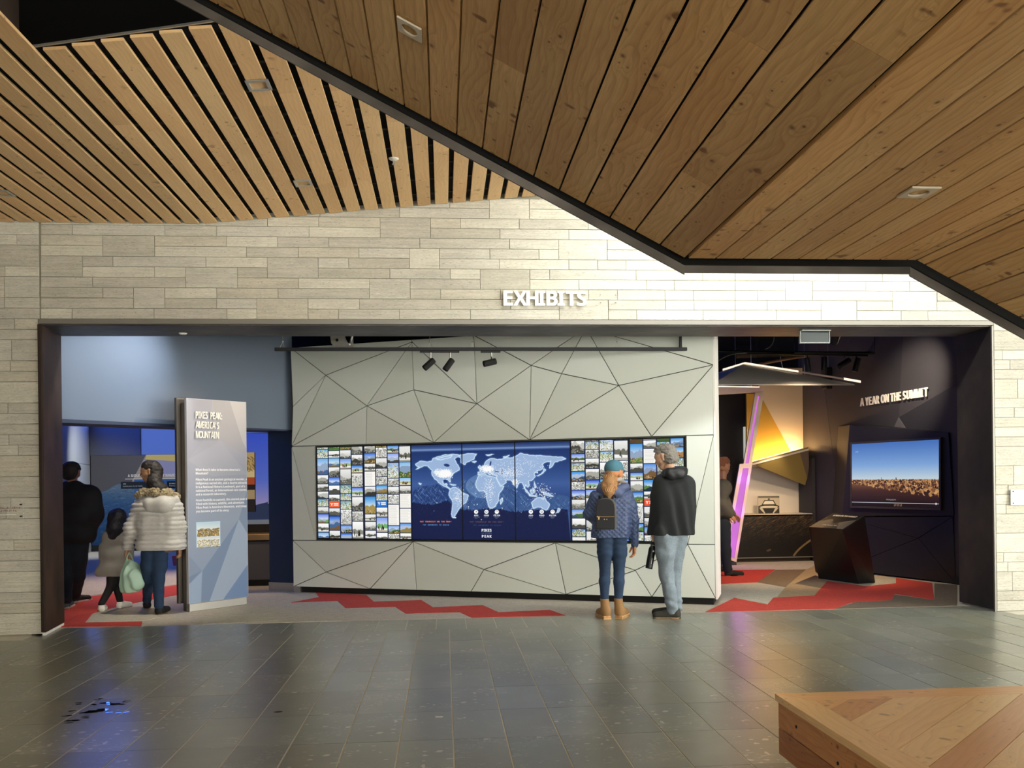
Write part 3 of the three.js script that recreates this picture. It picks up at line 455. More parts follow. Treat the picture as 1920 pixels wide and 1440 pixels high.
{
  const words = ['leftmost display of the long row, filled with four columns of small photographs', 'second display from the left of the row, small photographs with a blue card', 'display with the Americas on its dark blue world map', 'middle display of the row, Europe and Africa on a blue world map', 'display with Asia and Australia on its dark blue world map', 'display of small photographs right of the world map, behind the woman with the backpack', 'rightmost display of the row, small photographs behind the man in black'];
  for (let i = 0; i < 7; i++) {
    const w = SX[i + 1] - SX[i], t = thing('display_screen', words[i], 'screen', face(SX[i] + w / 2, (SY0 + SY1) / 2, 0), 'displays in the feature wall'); t.rotation.y = Math.atan2(-FD.z, FD.x);
    const H = SY1 - SY0, b = .0055, fr = [box(w - .001, b, .02, 0, H / 2 - b / 2, -.002, .001), box(w - .001, b * 2, .02, 0, -H / 2 + b, -.002, .001), box(b, H, .02, -w / 2 + b / 2 + .0005, 0, -.002, .001), box(b, H, .02, w / 2 - b / 2 - .0005, 0, -.002, .001)];
    part('bezel', merge(fr), M.black, t); part('housing', box(w - .004, H - .004, .09, 0, 0, -.06, .004), M.black, t);
    const q = quadUV(V3(-w / 2 + b, -H / 2 + b, 0), V3(w / 2 - b, -H / 2 + b, 0), V3(w / 2 - b, H / 2 - b, 0), V3(-w / 2 + b, H / 2 - b, 0)), uv = q.attributes.uv;
    let u0, u1, tx; if (i < 2) { tx = colL; u0 = i / 2; u1 = (i + 1) / 2; } else if (i < 5) { tx = mapTex; u0 = (i - 2) / 3; u1 = (i - 1) / 3; } else { tx = colR; u0 = (i - 5) / 2; u1 = (i - 4) / 2; }
    for (let k = 0; k < uv.count; k++) uv.setX(k, lerp(u0, u1, uv.getX(k)));
    part('screen', q, picture(tx, i > 1 && i < 5 ? .95 : 1.05), t);
    const L = new THREE.RectAreaLight(i > 1 && i < 5 ? 0x6f8fc8 : 0xdfe6ee, .25, w, H); L.position.set(0, 0, .006); L.rotation.set(0, Math.PI, 0); t.add(L);
  }
}
// ---------------------------------------------------------------- raised lettering
const bold = await new FontLoader().loadAsync('fonts/droid/droid_sans_bold.typeface.json');
function letters(t, text, size, narrow, track, depth, mat, bevel = .0) {         // each letter a part of the sign, baseline from the sign's origin
  let x = 0; for (const ch of text) {
    if (ch === ' ') { x += size * narrow * .3; continue; }
    const g = new TextGeometry(ch, { font: bold, size, depth, curveSegments: 6, bevelEnabled: bevel > 0, bevelThickness: bevel, bevelSize: bevel, bevelSegments: 1 }); g.computeBoundingBox(); const b = g.boundingBox; g.translate(-b.min.x, 0, 0); g.scale(narrow, 1, 1); g.translate(x, 0, 0); part('letter', g, mat, t); x += (b.max.x - b.min.x) * narrow + track;
  } return x;
}
{
  const a = atZ(944, 573, .05), b = atZ(1094, 573, .05), top = atZ(1000, 543.5, .05), t = thing('wall_sign', 'raised white letters reading EXHIBITS on the pale stone wall', 'sign', V3(a.x, a.y, .042));
  const hgt = top.y - a.y, w = letters(t, 'EXHIBITS', hgt * .94, .68, .022, .018, M.signWhite, .001); t.scale.x = (b.x - a.x) / (w - .022);
  const pins = []; for (let i = 0; i < 8; i++) for (const y of [.04, .12]) pins.push(bar(V3(.03 + i * .1, y, -.04), V3(.03 + i * .1, y, .002), .004, 6)); for (const q of pins) part('mounting_pin', q, M.alu, t);
}
// ---------------------------------------------------------------- gallery shell
{
  structure('ceiling_gallery', box(20, .15, 15, 0, 4.05, -.6 - 7.5, .002), std({ color: 0x0a0909, roughness: 1 }));
  structure('wall_gallery_back', box(20, 4, .2, 0, 2, -13.6, .002), M.darkWall);
  structure('wall_gallery_left', box(.2, 4, 13, -9.7, 2, -7.1, .002), M.greyWall);
  structure('wall_gallery_right', box(.2, 4, 13, 9.7, 2, -7.1, .002), M.darkWall);
  // the wall head over the opening, closing the gallery above the lintel
  structure('wall_gallery_front', box(16, 1.1, .1, 1, 3.6, -.66, .002), M.darkWall);
}
// blue bulkhead over the left gallery and its navy pillar
const HB = 2.14;
{
  const a = V3(-4.5, HB, -.32), b = V3(-2.0, HB, -3.07), bk = V3(-.37, 0, -.336);
  const bh = structure('wall_bulkhead', null);
  part('face', prism([a, b, b.clone().setY(3.97), a.clone().setY(3.97)].map(p => p.clone().add(V3(0, .012, 0))), bk), M.blueWall, bh);
  const c = a.clone().add(V3(.004, -.03, .004)), d = b.clone().add(V3(.004, -.004, .004)); part('edge_strip', prism([c, d, d.clone().setY(HB + .015), a.clone().add(V3(.004, .015, .004))], bk), M.navy, bh, 'dark strip under the bulkhead');
  const p0 = V3(-2.36, 0, -3.235), p1 = V3(-2.0, 0, -3.05), dz = V3(.12, 0, -.45), pl = structure('pillar', null), upv = (p, y) => p.clone().setY(y);
  part('pillar_body', prism([upv(p0, .11), upv(p1, .11), upv(p1, HB), upv(p0, HB)], dz, 'y'), M.navy, pl);
  const q0 = p0.clone().add(V3(-.012, 0, .01)), q1 = p1.clone().add(V3(.01, 0, .012)); part('base_plinth', prism([upv(q0, .001), upv(q1, .001), upv(q1, .112), upv(q0, .112)], dz), M.alu, pl, 'brushed metal plinth');
  // the side wall of the left gallery, deep in behind the jamb, and the dark block over the mural
  const s0 = V3(-5.3, 0, -.75), s1 = V3(-7.72, 0, -11.0), sd = structure('wall_gallery_side', null);
  const n = Math.floor(6); for (let i = 0; i < n; i++) for (let j = 0; j < 4; j++) { const A = s0.clone().lerp(s1, i / n), B = s0.clone().lerp(s1, (i + 1) / n), g = V3(s1.x - s0.x, 0, s1.z - s0.z).normalize().multiplyScalar(.004); part('wall_panel', prism([A.clone().add(g).setY(j * .95 + .004), B.clone().sub(g).setY(j * .95 + .004), B.clone().sub(g).setY(j * .95 + .946), A.clone().add(g).setY(j * .95 + .946)], V3(-.05, 0, .017), 'z'), std({ color: 0x9a9c9c, roughness: .8 }), sd); }
}
// mural wall at the far end of the left gallery
{
  const z = -11, L = atZ(172, 1000, z).x, X1 = atZ(348, 1000, z).x, yB = atZ(260, 1021, z).y, yT = atZ(260, 853, z).y;
  const t = thing('mural_wall', 'blue snowy mountain mural across the back of the left gallery', 'mural');
  const tex = canvas(1400, 840, (g, w, h) => {
    const b = g.createLinearGradient(0, 0, 0, h); b.addColorStop(0, '#8d8d92'); b.addColorStop(.35, '#5f7894'); b.addColorStop(.55, '#2c5486'); b.addColorStop(1, '#143a66'); g.fillStyle = b; g.fillRect(0, 0, w, h);
    const r = rng(77); for (let i = 0; i < 1500; i++) { const x = w * r(), y = h * (.25 + .75 * r()), l = 20 + 90 * r(); g.strokeStyle = r() < .4 ? `rgba(190,210,230,${.28 * r()})` : `rgba(16,44,86,${.5 * r()})`; g.lineWidth = 1 + 5 * r(); g.beginPath(); g.moveTo(x, y); g.quadraticCurveTo(x + l * .5, y - l * .3, x + l, y - l * .12 * r()); g.stroke(); }
    g.fillStyle = '#585760'; g.beginPath(); g.moveTo(0, 0); g.lineTo(820, 0); g.lineTo(600, 260); g.quadraticCurveTo(400, 250, 260, 320); g.lineTo(0, 380); g.fill();
    g.fillStyle = '#a59c98'; g.beginPath(); g.moveTo(820, 0); g.lineTo(560, 300); g.lineTo(1400, 330); g.lineTo(1400, 0); g.fill(); g.fillStyle = '#9a9ccc'; g.fillRect(800, 50, 600, 150); g.fillStyle = '#3a62a0'; g.fillRect(640, 226, 760, 300); g.fillStyle = '#d9c57a'; g.beginPath(); g.moveTo(830, 0); g.lineTo(1400, 0); g.lineTo(1400, 70); g.lineTo(810, 40); g.fill();
    g.font = 'bold 36px sans-serif'; g.fillStyle = '#e4e4e6'; g.save(); g.translate(545, 207); g.scale(1.36, 1); g.fillText('A MOUNTAIN OF MANY NAMES', 0, 0); g.restore(); g.fillRect(505, 222, 895, 6);
    for (const [x, a] of [[440, 'UTE'], [1130, 'JICARILLA APACHE']]) { g.fillStyle = '#0c1626'; g.fillRect(x, 250, 640, 66); g.fillStyle = '#d5dae2'; g.save(); g.translate(x + 34, 276); g.scale(1.6, 1); g.font = 'bold 15px sans-serif'; g.fillText(a, 0, 0); g.restore(); blur(g, x + 34, 286, 300, 14); }
  });
  part('print', quadUV(V3(L, yB, z), V3(X1, yB, z), V3(X1, yT, z), V3(L, yT, z)), picture(tex, .5), t);
  part('board', box(X1 - L, yT - yB, .1, (L + X1) / 2, (yT + yB) / 2, z - .055), M.black, t);
  part('base_cabinet', box(X1 - L, yB, .12, (L + X1) / 2, yB / 2, z - .05), M.black, t);
  const xs = atZ(265, 825, z).x, yS = atZ(300, 853, z).y + .01, s = thing('projection_screen', 'plain glowing blue sky screen above the mural', 'screen');
  part('screen', box(-1.5 - xs, 1.85, .05, (xs - 1.5) / 2, yS + .925, z - .02), glow(0x5470c8, .75), s); part('backing', box(-1.5 - xs, 1.85, .06, (xs - 1.5) / 2, yS + .925, z - .08), M.black, s);
  const fz = thing('projection_screen', 'glowing blue frieze high on the side wall of the left gallery', 'screen'); part('screen', prism([V3(-5.77, 2.75, -3), V3(-7.6, 2.75, -10.75), V3(-7.6, 3.93, -10.75), V3(-5.77, 3.93, -3)], V3(-.03, 0, .007)), glow(0x3a62d8, 9), fz); part('screen', box(xs - L - .01, .95, .04, (xs + L) / 2, 3.45, z + .02), glow(0x3a62d8, 9), fz);
  const sky = new THREE.RectAreaLight(0x3c56d8, .5, -1.5 - xs, 1.8); sky.position.set((xs - 1.5) / 2, yS + .92, z + .03); sky.rotation.y = Math.PI; s.add(sky);
  structure('wall_block', box(xs - L - .01, .86, .3, (xs + L) / 2, yS + .42, z - .1), M.greyWall);
}
// counter display behind the pillar
{
  const t = thing('display_counter', 'grey counter with a brass edge beside the navy pillar', 'counter'), zc = -3.75, x0 = -3.6, x1 = -2.2;
  part('cabinet', box(x1 - x0, .54, .5, (x0 + x1) / 2, .36, zc - .26), M.greyWall, t); part('plinth', box(x1 - x0 - .04, .09, .44, (x0 + x1) / 2, .045, zc - .26), M.black, t); part('counter_edge', box(x1 - x0, .085, .53, (x0 + x1) / 2, .69, zc - .25), M.brass, t, 'brushed brass edge'); part('back_riser', box(x1 - x0, .12, .05, (x0 + x1) / 2, .79, zc - .5), M.black, t);
  const z = zc - .55, y0 = atZ(487, 985, z).y, tex = canvas(512, 640, (g, w, h) => { const b = g.createLinearGradient(0, 0, 0, h); b.addColorStop(0, '#3a52c2'); b.addColorStop(.5, '#5468c0'); b.addColorStop(.75, '#8e86b4'); b.addColorStop(1, '#8a8aa0'); g.fillStyle = b; g.fillRect(0, 0, w, h); g.fillStyle = '#2b3550'; g.beginPath(); g.moveTo(0, 540); g.lineTo(150, 545); g.lineTo(300, 500); g.lineTo(400, 470); g.lineTo(512, 440); g.lineTo(512, 640); g.lineTo(0, 640); g.fill(); g.fillStyle = '#e8e4ee'; g.beginPath(); g.moveTo(370, 486); g.lineTo(420, 455); g.lineTo(470, 462); g.lineTo(400, 490); g.fill(); g.fillStyle = '#6c7078'; g.fillRect(0, 600, w, 40); });
  const b = thing('backdrop_picture', 'tall blue mountain picture standing behind the brass edged counter', 'picture');
  part('print', quadUV(V3(x0, y0, z), V3(x1, y0, z), V3(x1, y0 + 1.35, z), V3(x0, y0 + 1.35, z)), picture(tex, .8), b); part('board', box(x1 - x0, 1.36, .04, (x0 + x1) / 2, y0 + .675, z - .025), M.black, b); 
  const pb = atZ(464, 960, z + .06), pt = atZ(477, 848, z + .06), p = thing('picture_column', 'narrow column of sepia and red pictures on the blue backdrop', 'picture');
  const ptex = canvas(160, 512, (g, w, h) => { const r = rng(4); const bands = [['#c9a86c', 0, 210], ['#e0c690', 150, 70], ['#b5502c', 215, 62], ['#2a2222', 277, 45], ['#b39a72', 322, 80], ['#2b2422', 402, 110]]; for (const [c, y, k] of bands) { g.fillStyle = c; g.fillRect(0, y, w, k); } for (let i = 0; i < 90; i++) { g.strokeStyle = `rgba(60,40,20,${r()})`; g.lineWidth = 3; g.beginPath(); const x = w * r(), y = 30 + 120 * r(); g.moveTo(x, y); g.lineTo(x + 30 * r(), y + 20); g.stroke(); } });
  const X0 = pb.x - .22, X1 = pt.x; part('print', quadUV(V3(X0, pb.y, z + .062), V3(X1, pb.y, z + .062), V3(X1, pt.y, z + .062), V3(X0, pt.y, z + .062)), picture(ptex, .6), p); part('board', box(X1 - X0, pt.y - pb.y, .05, (X0 + X1) / 2, (pt.y + pb.y) / 2, z + .032), M.black, p);
  spot(t, V3(-2.7, 2.0, -3.2), V3(-2.6, .7, -3.8), 0xffd9a0, 4, .5);
}
// ---------------------------------------------------------------- freestanding introduction sign
{
  const a = V3(-2.885, 0, -1.335), b = V3(-2.345, 0, -1.885), d = b.clone().sub(a), w = d.length(); d.normalize(); const n = V3(-d.z, 0, d.x); if (n.z < 0) n.negate();
  const t = thing('exhibit_sign', 'tall blue grey panel sign headed PIKES PEAK: AMERICA\'S MOUNTAIN', 'sign', a.clone()); t.rotation.y = Math.atan2(-d.z, d.x);
  const y0 = .092, y1 = 2.421, tex = canvas(640, 1974, (g) => { const W = 760, H = 2344; g.scale(640 / W, 1974 / H);
    const b = g.createLinearGradient(0, 0, 0, H); b.addColorStop(0, '#a7a8b0'); b.addColorStop(.3, '#9b9fb0'); b.addColorStop(.6, '#8f9db4'); b.addColorStop(1, '#8498b6'); g.fillStyle = b; g.fillRect(0, 0, W, H);
    const S = W / 112, P = (pts, c) => { g.fillStyle = c; g.beginPath(); pts.forEach(([x, y], i) => g[i ? 'lineTo' : 'moveTo'](x * W, y * H)); g.fill(); };
    P([[0, 0], [.42, 0], [.35, .17], [0, .3]], 'rgba(150,154,172,.5)'); P([[.72, 0], [1, 0], [1, .24], [.93, .2]], 'rgba(200,196,192,.45)'); P([[.42, 0], [.72, 0], [.93, .2], [.99, .27], [.55, .2]], 'rgba(160,158,160,.5)'); P([[0, .3], [.4, .38], [1, .37], [.55, .2]], 'rgba(170,172,186,.35)');
    P([[1, .455], [.85, .6], [1, .675]], '#7b8eaa'); P([[.85, .6], [.22, .845], [.18, 1], [.33, 1]], '#7389ab'); P([[0, .765], [.21, .845], [0, .87]], '#8092b0'); P([[0, .87], [.21, .845], [.0, .905]], '#7287a8'); P([[0, .905], [.21, .85], [.19, 1], [0, 1]], '#93a8c6'); P([[.85, .6], [.33, 1], [.56, 1], [1, .835], [1, .675]], '#9aabc4'); P([[1, .835], [.56, 1], [1, 1]], '#6d88b2');
    g.fillStyle = '#fbfbfa'; g.font = 'bold 37px sans-serif'; let y = .352 * H; const line = (s, k = 43) => { g.save(); g.translate(.125 * W, y); g.scale(.83, 1); g.fillText(s, 0, 0); g.restore(); y += k; };
    ['What does it take to become America\u2019s', 'Mountain?'].forEach(s => line(s)); y += 28; ['Pikes Peak is an ancient geological wonder, an', 'indigenous sacred site, and a tourist attraction.', 'It is a National Historic Landmark, part of a', 'national forest, an international race course,', 'and a research laboratory.'].forEach(s => line(s)); y += 24; ['From foothills to summit, this storied peak is', 'filled with history, wildlife, and adventure.', 'Pikes Peak is America\u2019s Mountain, and today', 'you become part of its story.'].forEach(s => line(s));
    const px = .125 * W, py = .605 * H, pw = .40 * W, ph = .125 * H; g.fillStyle = '#c8e4f4'; g.fillRect(px, py, pw, ph); const sk = g.createLinearGradient(0, py, 0, py + ph); sk.addColorStop(0, '#b8d8f0'); sk.addColorStop(.35, '#eef2ee'); g.fillStyle = sk; g.fillRect(px + 8, py + 8, pw - 16, ph - 16); const r = rng(8);
    for (let i = 0; i < 420; i++) { const q = r(), yy = py + ph * (.26 + .32 * r()), c = pick([[150, 120, 40], [200, 160, 50], [90, 84, 50], [120, 110, 90]]); g.fillStyle = `rgb(${c})`; g.fillRect(px + 10 + (pw - 34) * q, yy, 14, 9); if (r() < .6) { g.globalAlpha = .5; g.fillRect(px + 10 + (pw - 34) * q, py + ph * 1.28 - (yy - py), 14, 6); g.globalAlpha = 1; } } g.fillStyle = 'rgba(220,232,240,.9)'; g.fillRect(px + 8, py + ph * .58, pw - 16, ph * .09);
  });
  part('panel', box(w, y1 - y0, .045, w / 2, (y0 + y1) / 2, -.024, .002), std({ color: 0xb9bcc4, roughness: .5 }), t); 
  part('print', quadUV(V3(.006, y0 + .004, .0), V3(w - .006, y0 + .004, .0), V3(w - .006, y1 - .006, .0), V3(.006, y1 - .006, .0)), std({ map: tex, roughness: .45 }), t);
  part('base_plinth', box(w - .03, y0 - .003, .09, w / 2 - .004, y0 / 2, -.052, .003), M.alu, t, 'brushed metal plinth');
  part('side_post', box(.03, y1 - .05, .07, .016, (y1 - .05) / 2 + .004, -.09, .004, 'y'), std({ color: 0x6b6660, roughness: .35, metalness: .8 }), t); part('rear_panel', box(w, y1 - .08, .045, w / 2 - .05, (y1 - .08) / 2 + .09, -.155, .003), std({ color: 0x6b6660, roughness: .35, metalness: .8 }), t);
  const title = new THREE.Group(); title.name = 'title'; t.add(title);
  ['PIKES PEAK:', 'AMERICA\u2019S', 'MOUNTAIN'].forEach((s, i) => { const g = new THREE.Group(); g.position.set(.10, 2.195 - i * .112, .012); const hold = []; let x = 0; const size = .08; for (const ch of s) { if (ch === ' ') { x += .03; continue; } if (ch === ':') { for (const yy of [.007, .043]) part('dot', box(.013, .014, .009, x + .008 + g.position.x, yy + g.position.y, .0165, .001), M.signWhite, title); continue; } const q = new TextGeometry(ch === '\u2019' ? "'" : ch, { font: bold, size, depth: .009, curveSegments: 5 }); q.computeBoundingBox(); const bb = q.boundingBox; q.translate(-bb.min.x, 0, 0).scale(.58, 1, 1).translate(x + g.position.x, g.position.y, g.position.z); part('letter', q, M.signWhite, title); x += (bb.max.x - bb.min.x) * .58 + .0145; } });
  spot(t, V3(1.35, 3.55, 1.5), V3(.35, 2.25, 0), 0xffe6c8, 13, .3, .9);
}
// ---------------------------------------------------------------- lighting track across the feature wall
{
  const z0 = -.98, A = atZ(515, 655, z0), B = atZ(1288, 657, z0), t = thing('lighting_track', 'long black lighting track hung across the top of the feature wall', 'track');
  part('rail', box(B.x - A.x, .038, .034, (A.x + B.x) / 2, A.y, z0, .004), M.blackMetal, t);
  for (const [px, tx] of [[530, 0], [806, .01], [886, 0], [1157, .02]]) { const q = atZ(px, 640, z0); part('hanger', merge([bar(V3(q.x, 3.97, z0), V3(q.x, A.y + .075, z0), .0025, 5), bar(V3(q.x, A.y + .08, z0), V3(q.x - .03, A.y + .018, z0), .0022, 5), bar(V3(q.x, A.y + .08, z0), V3(q.x + .02 + tx, A.y + .018, z0), .0022, 5), new THREE.SphereGeometry(.011, 8, 6).translate(q.x, A.y + .085, z0)]), M.alu, t); }
  part('feed_stem', box(.028, 3.97 - A.y, .028, atZ(1276, 640, z0).x, (3.97 + A.y) / 2, z0, .003, 'y'), M.blackMetal, t);
  const heads = [[803, 682, 42, 'leftmost of the three black spotlights on the long track'], [840, 683, 54, 'middle of the three black spotlights on the long track'], [917, 679, 14, 'rightmost of the three black spotlights, turned nearly level']];
  for (const [px, py, deg, label] of heads) {
    const c = atZ(px, py, z0), q = thing('spotlight', label, 'spotlight', V3(c.x + .028, A.y - .019, z0), 'spotlights on the feature wall track'), dy = c.y - (A.y - .019);
    part('track_adapter', box(.22, .02, .03, -.01, -.009, 0, .003), M.blackMetal, q); part('stem', bar(V3(0, -.015, 0), V3(0, dy + .02, 0), .008, 8), M.alu, q);
    const g = lathe([[0, -.075], [.03, -.075], [.035, -.07], [.035, .07], [.033, .075], [.028, .075], [.026, .06], [0, .055]], 20); g.rotateZ(deg * Math.PI / 180 + Math.PI / 2).rotateY(.25).translate(-.02, dy - .005, 0); part('lamp_head', g, M.black, q);
    part('yoke', box(.012, .06, .03, 0, dy + .03, 0, .002), M.blackMetal, q);
  }
  // projector and a folded baffle up in the void over the panels
  const zc = -1.6, pr = thing('projector', 'pale boxy projector hanging over the feature wall top', 'projector', atZ(637, 633, zc)); part('case', prism([V3(-.10, -.065, 0), V3(.13, -.068, 0), V3(.12, .3, 0), V3(-.15, .3, 0)], V3(0, 0, -.3)), std({ color: 0x8d8c84, roughness: .6 }), pr); part('lens', lathe([[0, 0], [.014, 0], [.018, .012], [.016, .02], [.01, .02], [0, .014]], 16).rotateX(Math.PI / 2).translate(-.03, -.03, 0), M.black, pr); part('ceiling_mount', bar(V3(0, .3, -.1), V3(0, 3.97 - pr.position.y, -.1), .02), M.black, pr);
  const w = atZ(654, 633, zc), bf = thing('folded_baffle', 'small white pointed baffle beside the projector', 'baffle', w); part('blade', prism([V3(0, -.085, 0), V3(.045, .04, 0), V3(.06, .35, 0), V3(-.06, .35, 0), V3(-.06, .04, 0)], V3(.01, 0, -.05)), M.white, bf); part('hook', bar(V3(0, .3, -.02), V3(0, 3.97 - w.y, -.02), .004), M.alu, bf);
  const d = atZ(342, 627, -.4), dt = thing('smoke_detector', 'small white disc detector under the steel lintel', 'detector', V3(d.x, OY - .062, -.42)); part('disc', lathe([[0, -.016], [.03, -.016], [.04, -.008], [.042, 0], [0, 0]], 20), M.white, dt);
}
// ---------------------------------------------------------------- right gallery: dark wall, television, console
const WB = V3(6.715, 0, -2.234), WD = V3(.0978, 0, .9952), WN = V3(-.9952, 0, .0978);
{
  const wl = structure('wall_summit', null), at = (px, py, off = 0) => atPlane(px, py, WB.clone().addScaledVector(WN, off), WN);
  // facets of the dark wall, each a slab of its own tone
  const T = 3.9, far = -4.1, near = 1.75, P = (s, y, n = 0) => WB.clone().addScaledVector(WD, s).addScaledVector(WN, n).setY(y), s = (px, py) => { const q = at(px, py).sub(WB).dot(WD); return q; }, y = (px, py) => at(px, py).y;
  const ap = [s(1685, 783), y(1685, 783)], tp = [s(1696, 655), T], rt = [s(1790, 722), y(1790, 722)];
  const F = [[[[far, 0.1], [-2.6, .1], [-2.9, 1.45], [-3.45, T], [far, T]], M.darkWall3], [[[-2.6, .1], [-1.9, .1], [ap[0], ap[1] - .25], ap, tp, [-3.45, T], [-2.9, 1.45]], M.darkWall], [[ap, rt, [near, 2.9], [near, T], tp], M.darkWall3], [[ap, [ap[0] + .3, ap[1] - .3], [near, .1], [near, 2.9], rt], M.darkWall2], [[[-1.9, .1], [near, .1], [ap[0] + .3, ap[1] - .3], [ap[0], ap[1] - .25]], M.darkWall2]];
  const WM = new THREE.Matrix4().makeBasis(WD, V3(0, 1, 0), WN).setPosition(WB);
  F.forEach(([pts, m], i) => { const g = new THREE.ExtrudeGeometry(new THREE.Shape(pts.map(p => new THREE.Vector2(...p))), { depth: .12, bevelEnabled: false }); g.translate(0, 0, -.12 - .002 * i); g.applyMatrix4(WM); part('wall_panel', g, m, wl); });
  part('skirting', prism([P(far, 0, .012), P(near, 0, .012), P(near, .1, .012), P(far, .1, .012)], WN.clone().multiplyScalar(-.1)), M.black, wl);
  part('apex_facet', prism([P(ap[0] - .25, ap[1] - .3, .01), P(ap[0] + .28, ap[1] - .3, .01), P(ap[0], ap[1], .004)], WN.clone().multiplyScalar(-.02)), std({ color: 0x504d4e, roughness: .7 }), wl);
  // television frame: a faceted black surround standing off the wall
  const f0 = V3(6.11, 0, -3.82), f1 = V3(6.64, 0, -2.44), fd = f1.clone().sub(f0).normalize(), fn = V3(-fd.z, 0, fd.x); const on = (px, py) => atPlane(px, py, f0, fn);
  const sur = thing('television_surround', 'faceted black surround framing the television on the dark wall', 'surround');
  const c = [on(1593, 797), on(1778, 811), on(1788, 967), on(1580, 967)], bt = [on(1788, 967), on(1793, 1093), on(1576, 1066), on(1576, 967)], wallBack = (p) => { const k = p.clone().sub(WB).dot(WN); return p.clone().addScaledVector(WN, -Math.max(k - .01, .02)); };
  const solid = (pts, m, lab) => part('surround_panel', new ConvexGeometry([...pts, ...pts.map(wallBack)]), m, sur, lab);
  const blk = std({ color: 0x1b1918, roughness: .6 });
  solid(c, blk); const m0 = on(1722, 1009), q0 = on(1579, 970), q1 = on(1786, 969), q2 = on(1792, 1094), q3 = on(1577, 1067), q4 = on(1577, 1060), e = .003;
  const inset = (pts) => { const k = pts.reduce((a, p) => a.add(p), V3(0, 0, 0)).multiplyScalar(1 / pts.length); return pts.map(p => p.clone().lerp(k, .012)); };
  for (const tri of [[q0, m0, q1], [q1, m0, q2], [m0, q3, q2], [q0, q3, m0]]) solid(inset(tri), std({ color: 0x1a1919, roughness: .5 }));
  const lf = [on(1593, 797), on(1580, 967), at(1560, 968), at(1572, 800)]; part('side_facet', new ConvexGeometry([...lf, ...lf.map(p => p.clone().addScaledVector(WN, -.02))]), std({ color: 0x1f1d1e, roughness: .7 }), sur);
  // television
  const off = (p, k) => p.clone().addScaledVector(fn, k), A = off(on(1600, 948.5), .03), B = off(on(1764, 950.5), .03), C = off(on(1764, 824), .03), D = off(on(1600, 834), .03); A.y = Math.min(A.y, B.y); B.y = A.y; D.y = C.y;
  const tv = thing('television', 'wide television showing a rocky summit under blue sky', 'television');
  const ttex = canvas(1024, 600, (g, w, h) => {
    const b = g.createLinearGradient(0, 0, 0, h); b.addColorStop(0, '#4a74b8'); b.addColorStop(.35, '#86aee0'); b.addColorStop(.57, '#cfdfe6'); b.addColorStop(.6, '#8c6238'); b.addColorStop(.75, '#4a2a18'); b.addColorStop(1, '#1c100c'); g.fillStyle = b; g.fillRect(0, 0, w, h); const r = rng(3);
    for (let i = 0; i < 1500; i++) { const x = w * r(), lo = lerp(.63, .82, x / w), yy = h * lerp(.585, lo, Math.pow(r(), 1.3)), k = 4 + 22 * ((yy / h - .58) / .28) * r() + 3; g.fillStyle = pick(['#c08a50', '#8a5a30', '#5a3820', '#d8a468', '#3a2216']); g.beginPath(); g.ellipse(x, yy, k * 1.2, k * .8, r() * 3, 0, 7); g.fill(); }
    g.fillStyle = '#6a5040'; g.fillRect(368, 325, 5, 26); g.fillRect(540, 328, 12, 22); g.fillStyle = 'rgba(230,235,240,.9)'; g.fillRect(0, 560, w, 5); g.beginPath(); g.arc(990, 562, 10, 0, 7); g.fill(); blur(g, 430, 526, 120, 14); blur(g, 50, 70, 40, 14); g.fillStyle = '#b09070'; blur(g, 510, 570, 120, 24);
  });
  part('screen', quadUV(A, B, C, D), picture(ttex, .85), tv);
  const G = (p, a, b2) => p.clone().addScaledVector(fd, a).add(V3(0, b2, 0)); const fr = .028, out = [G(A, -fr, -fr), G(B, fr, -fr), G(C, fr, fr), G(D, -fr, fr)];
  const rails = [[out[0], out[1], B, A], [out[1], out[2], C, B], [out[2], out[3], D, C], [out[3], out[0], A, D]]; part('frame', merge(rails.map(q => prism(q.map(p => off(p, .008)), fn.clone().multiplyScalar(-.034)))), std({ color: 0x4a453c, roughness: .5, metalness: .4 }), tv);
  const tl = new THREE.RectAreaLight(0x9fb4d0, .15, A.distanceTo(B), C.y - A.y); tl.position.copy(off(A.clone().add(C).multiplyScalar(.5), .02)); tl.lookAt(off(tl.position, 1)); tv.add(tl);
  // lettering, along the wall
  const l0 = at(1614, 762, .03), l1 = at(1742, 752, .03), lh = at(1614, 747, .03), sg = thing('wall_sign', 'raised cream letters reading A YEAR ON THE SUMMIT on the dark wall', 'sign', l0); sg.rotation.y = Math.atan2(-WD.z, WD.x);
  const len = Math.hypot(l1.x - l0.x, l1.z - l0.z), lw = letters(sg, 'A YEAR ON THE SUMMIT', .125, .62, .034, .014, std({ color: 0xf2e8d6, roughness: .5 })); sg.scale.x = len / lw;
  spot(sg, V3(1.9, .95, 1.3), V3(len * .6, .16, 0), 0xfff0dc, 34, .4, 1);
  // cable on the floor
  one('power_cable', wire([at(1640, 1071, .06), at(1648, 1072, .10), at(1654, 1068, .05), at(1656, 1064, .02)].map(p => p.setY(Math.max(p.y, .012))), .007), M.rubber, 'short black cable curling out of the dark wall skirting', 'cable');
  // black touch console
  const cs = thing('touch_console', 'black leaning console with a sloped printed top before the television', 'console'), b0 = atY(1535, 1085), b1 = atY(1610, 1095), b2 = atY(1641, 1093), b3 = b0.clone().add(b2).sub(b1);
  const t0 = atY(1517, 988, .78), t1 = atY(1580, 992.5, .78), t2 = atY(1621, 966, .95), t3 = atY(1562, 962, .95), lift = .008;
  for (const p of [b0, b1, b2, b3]) p.y = .004; b3.y = .004;
  part('body', new ConvexGeometry([b0, b1, b2, b3, ...[t0, t1, t2, t3].map(p => p.clone().add(V3(0, -lift, 0)))]), std({ color: 0x0a0a0b, roughness: .5 }), cs);
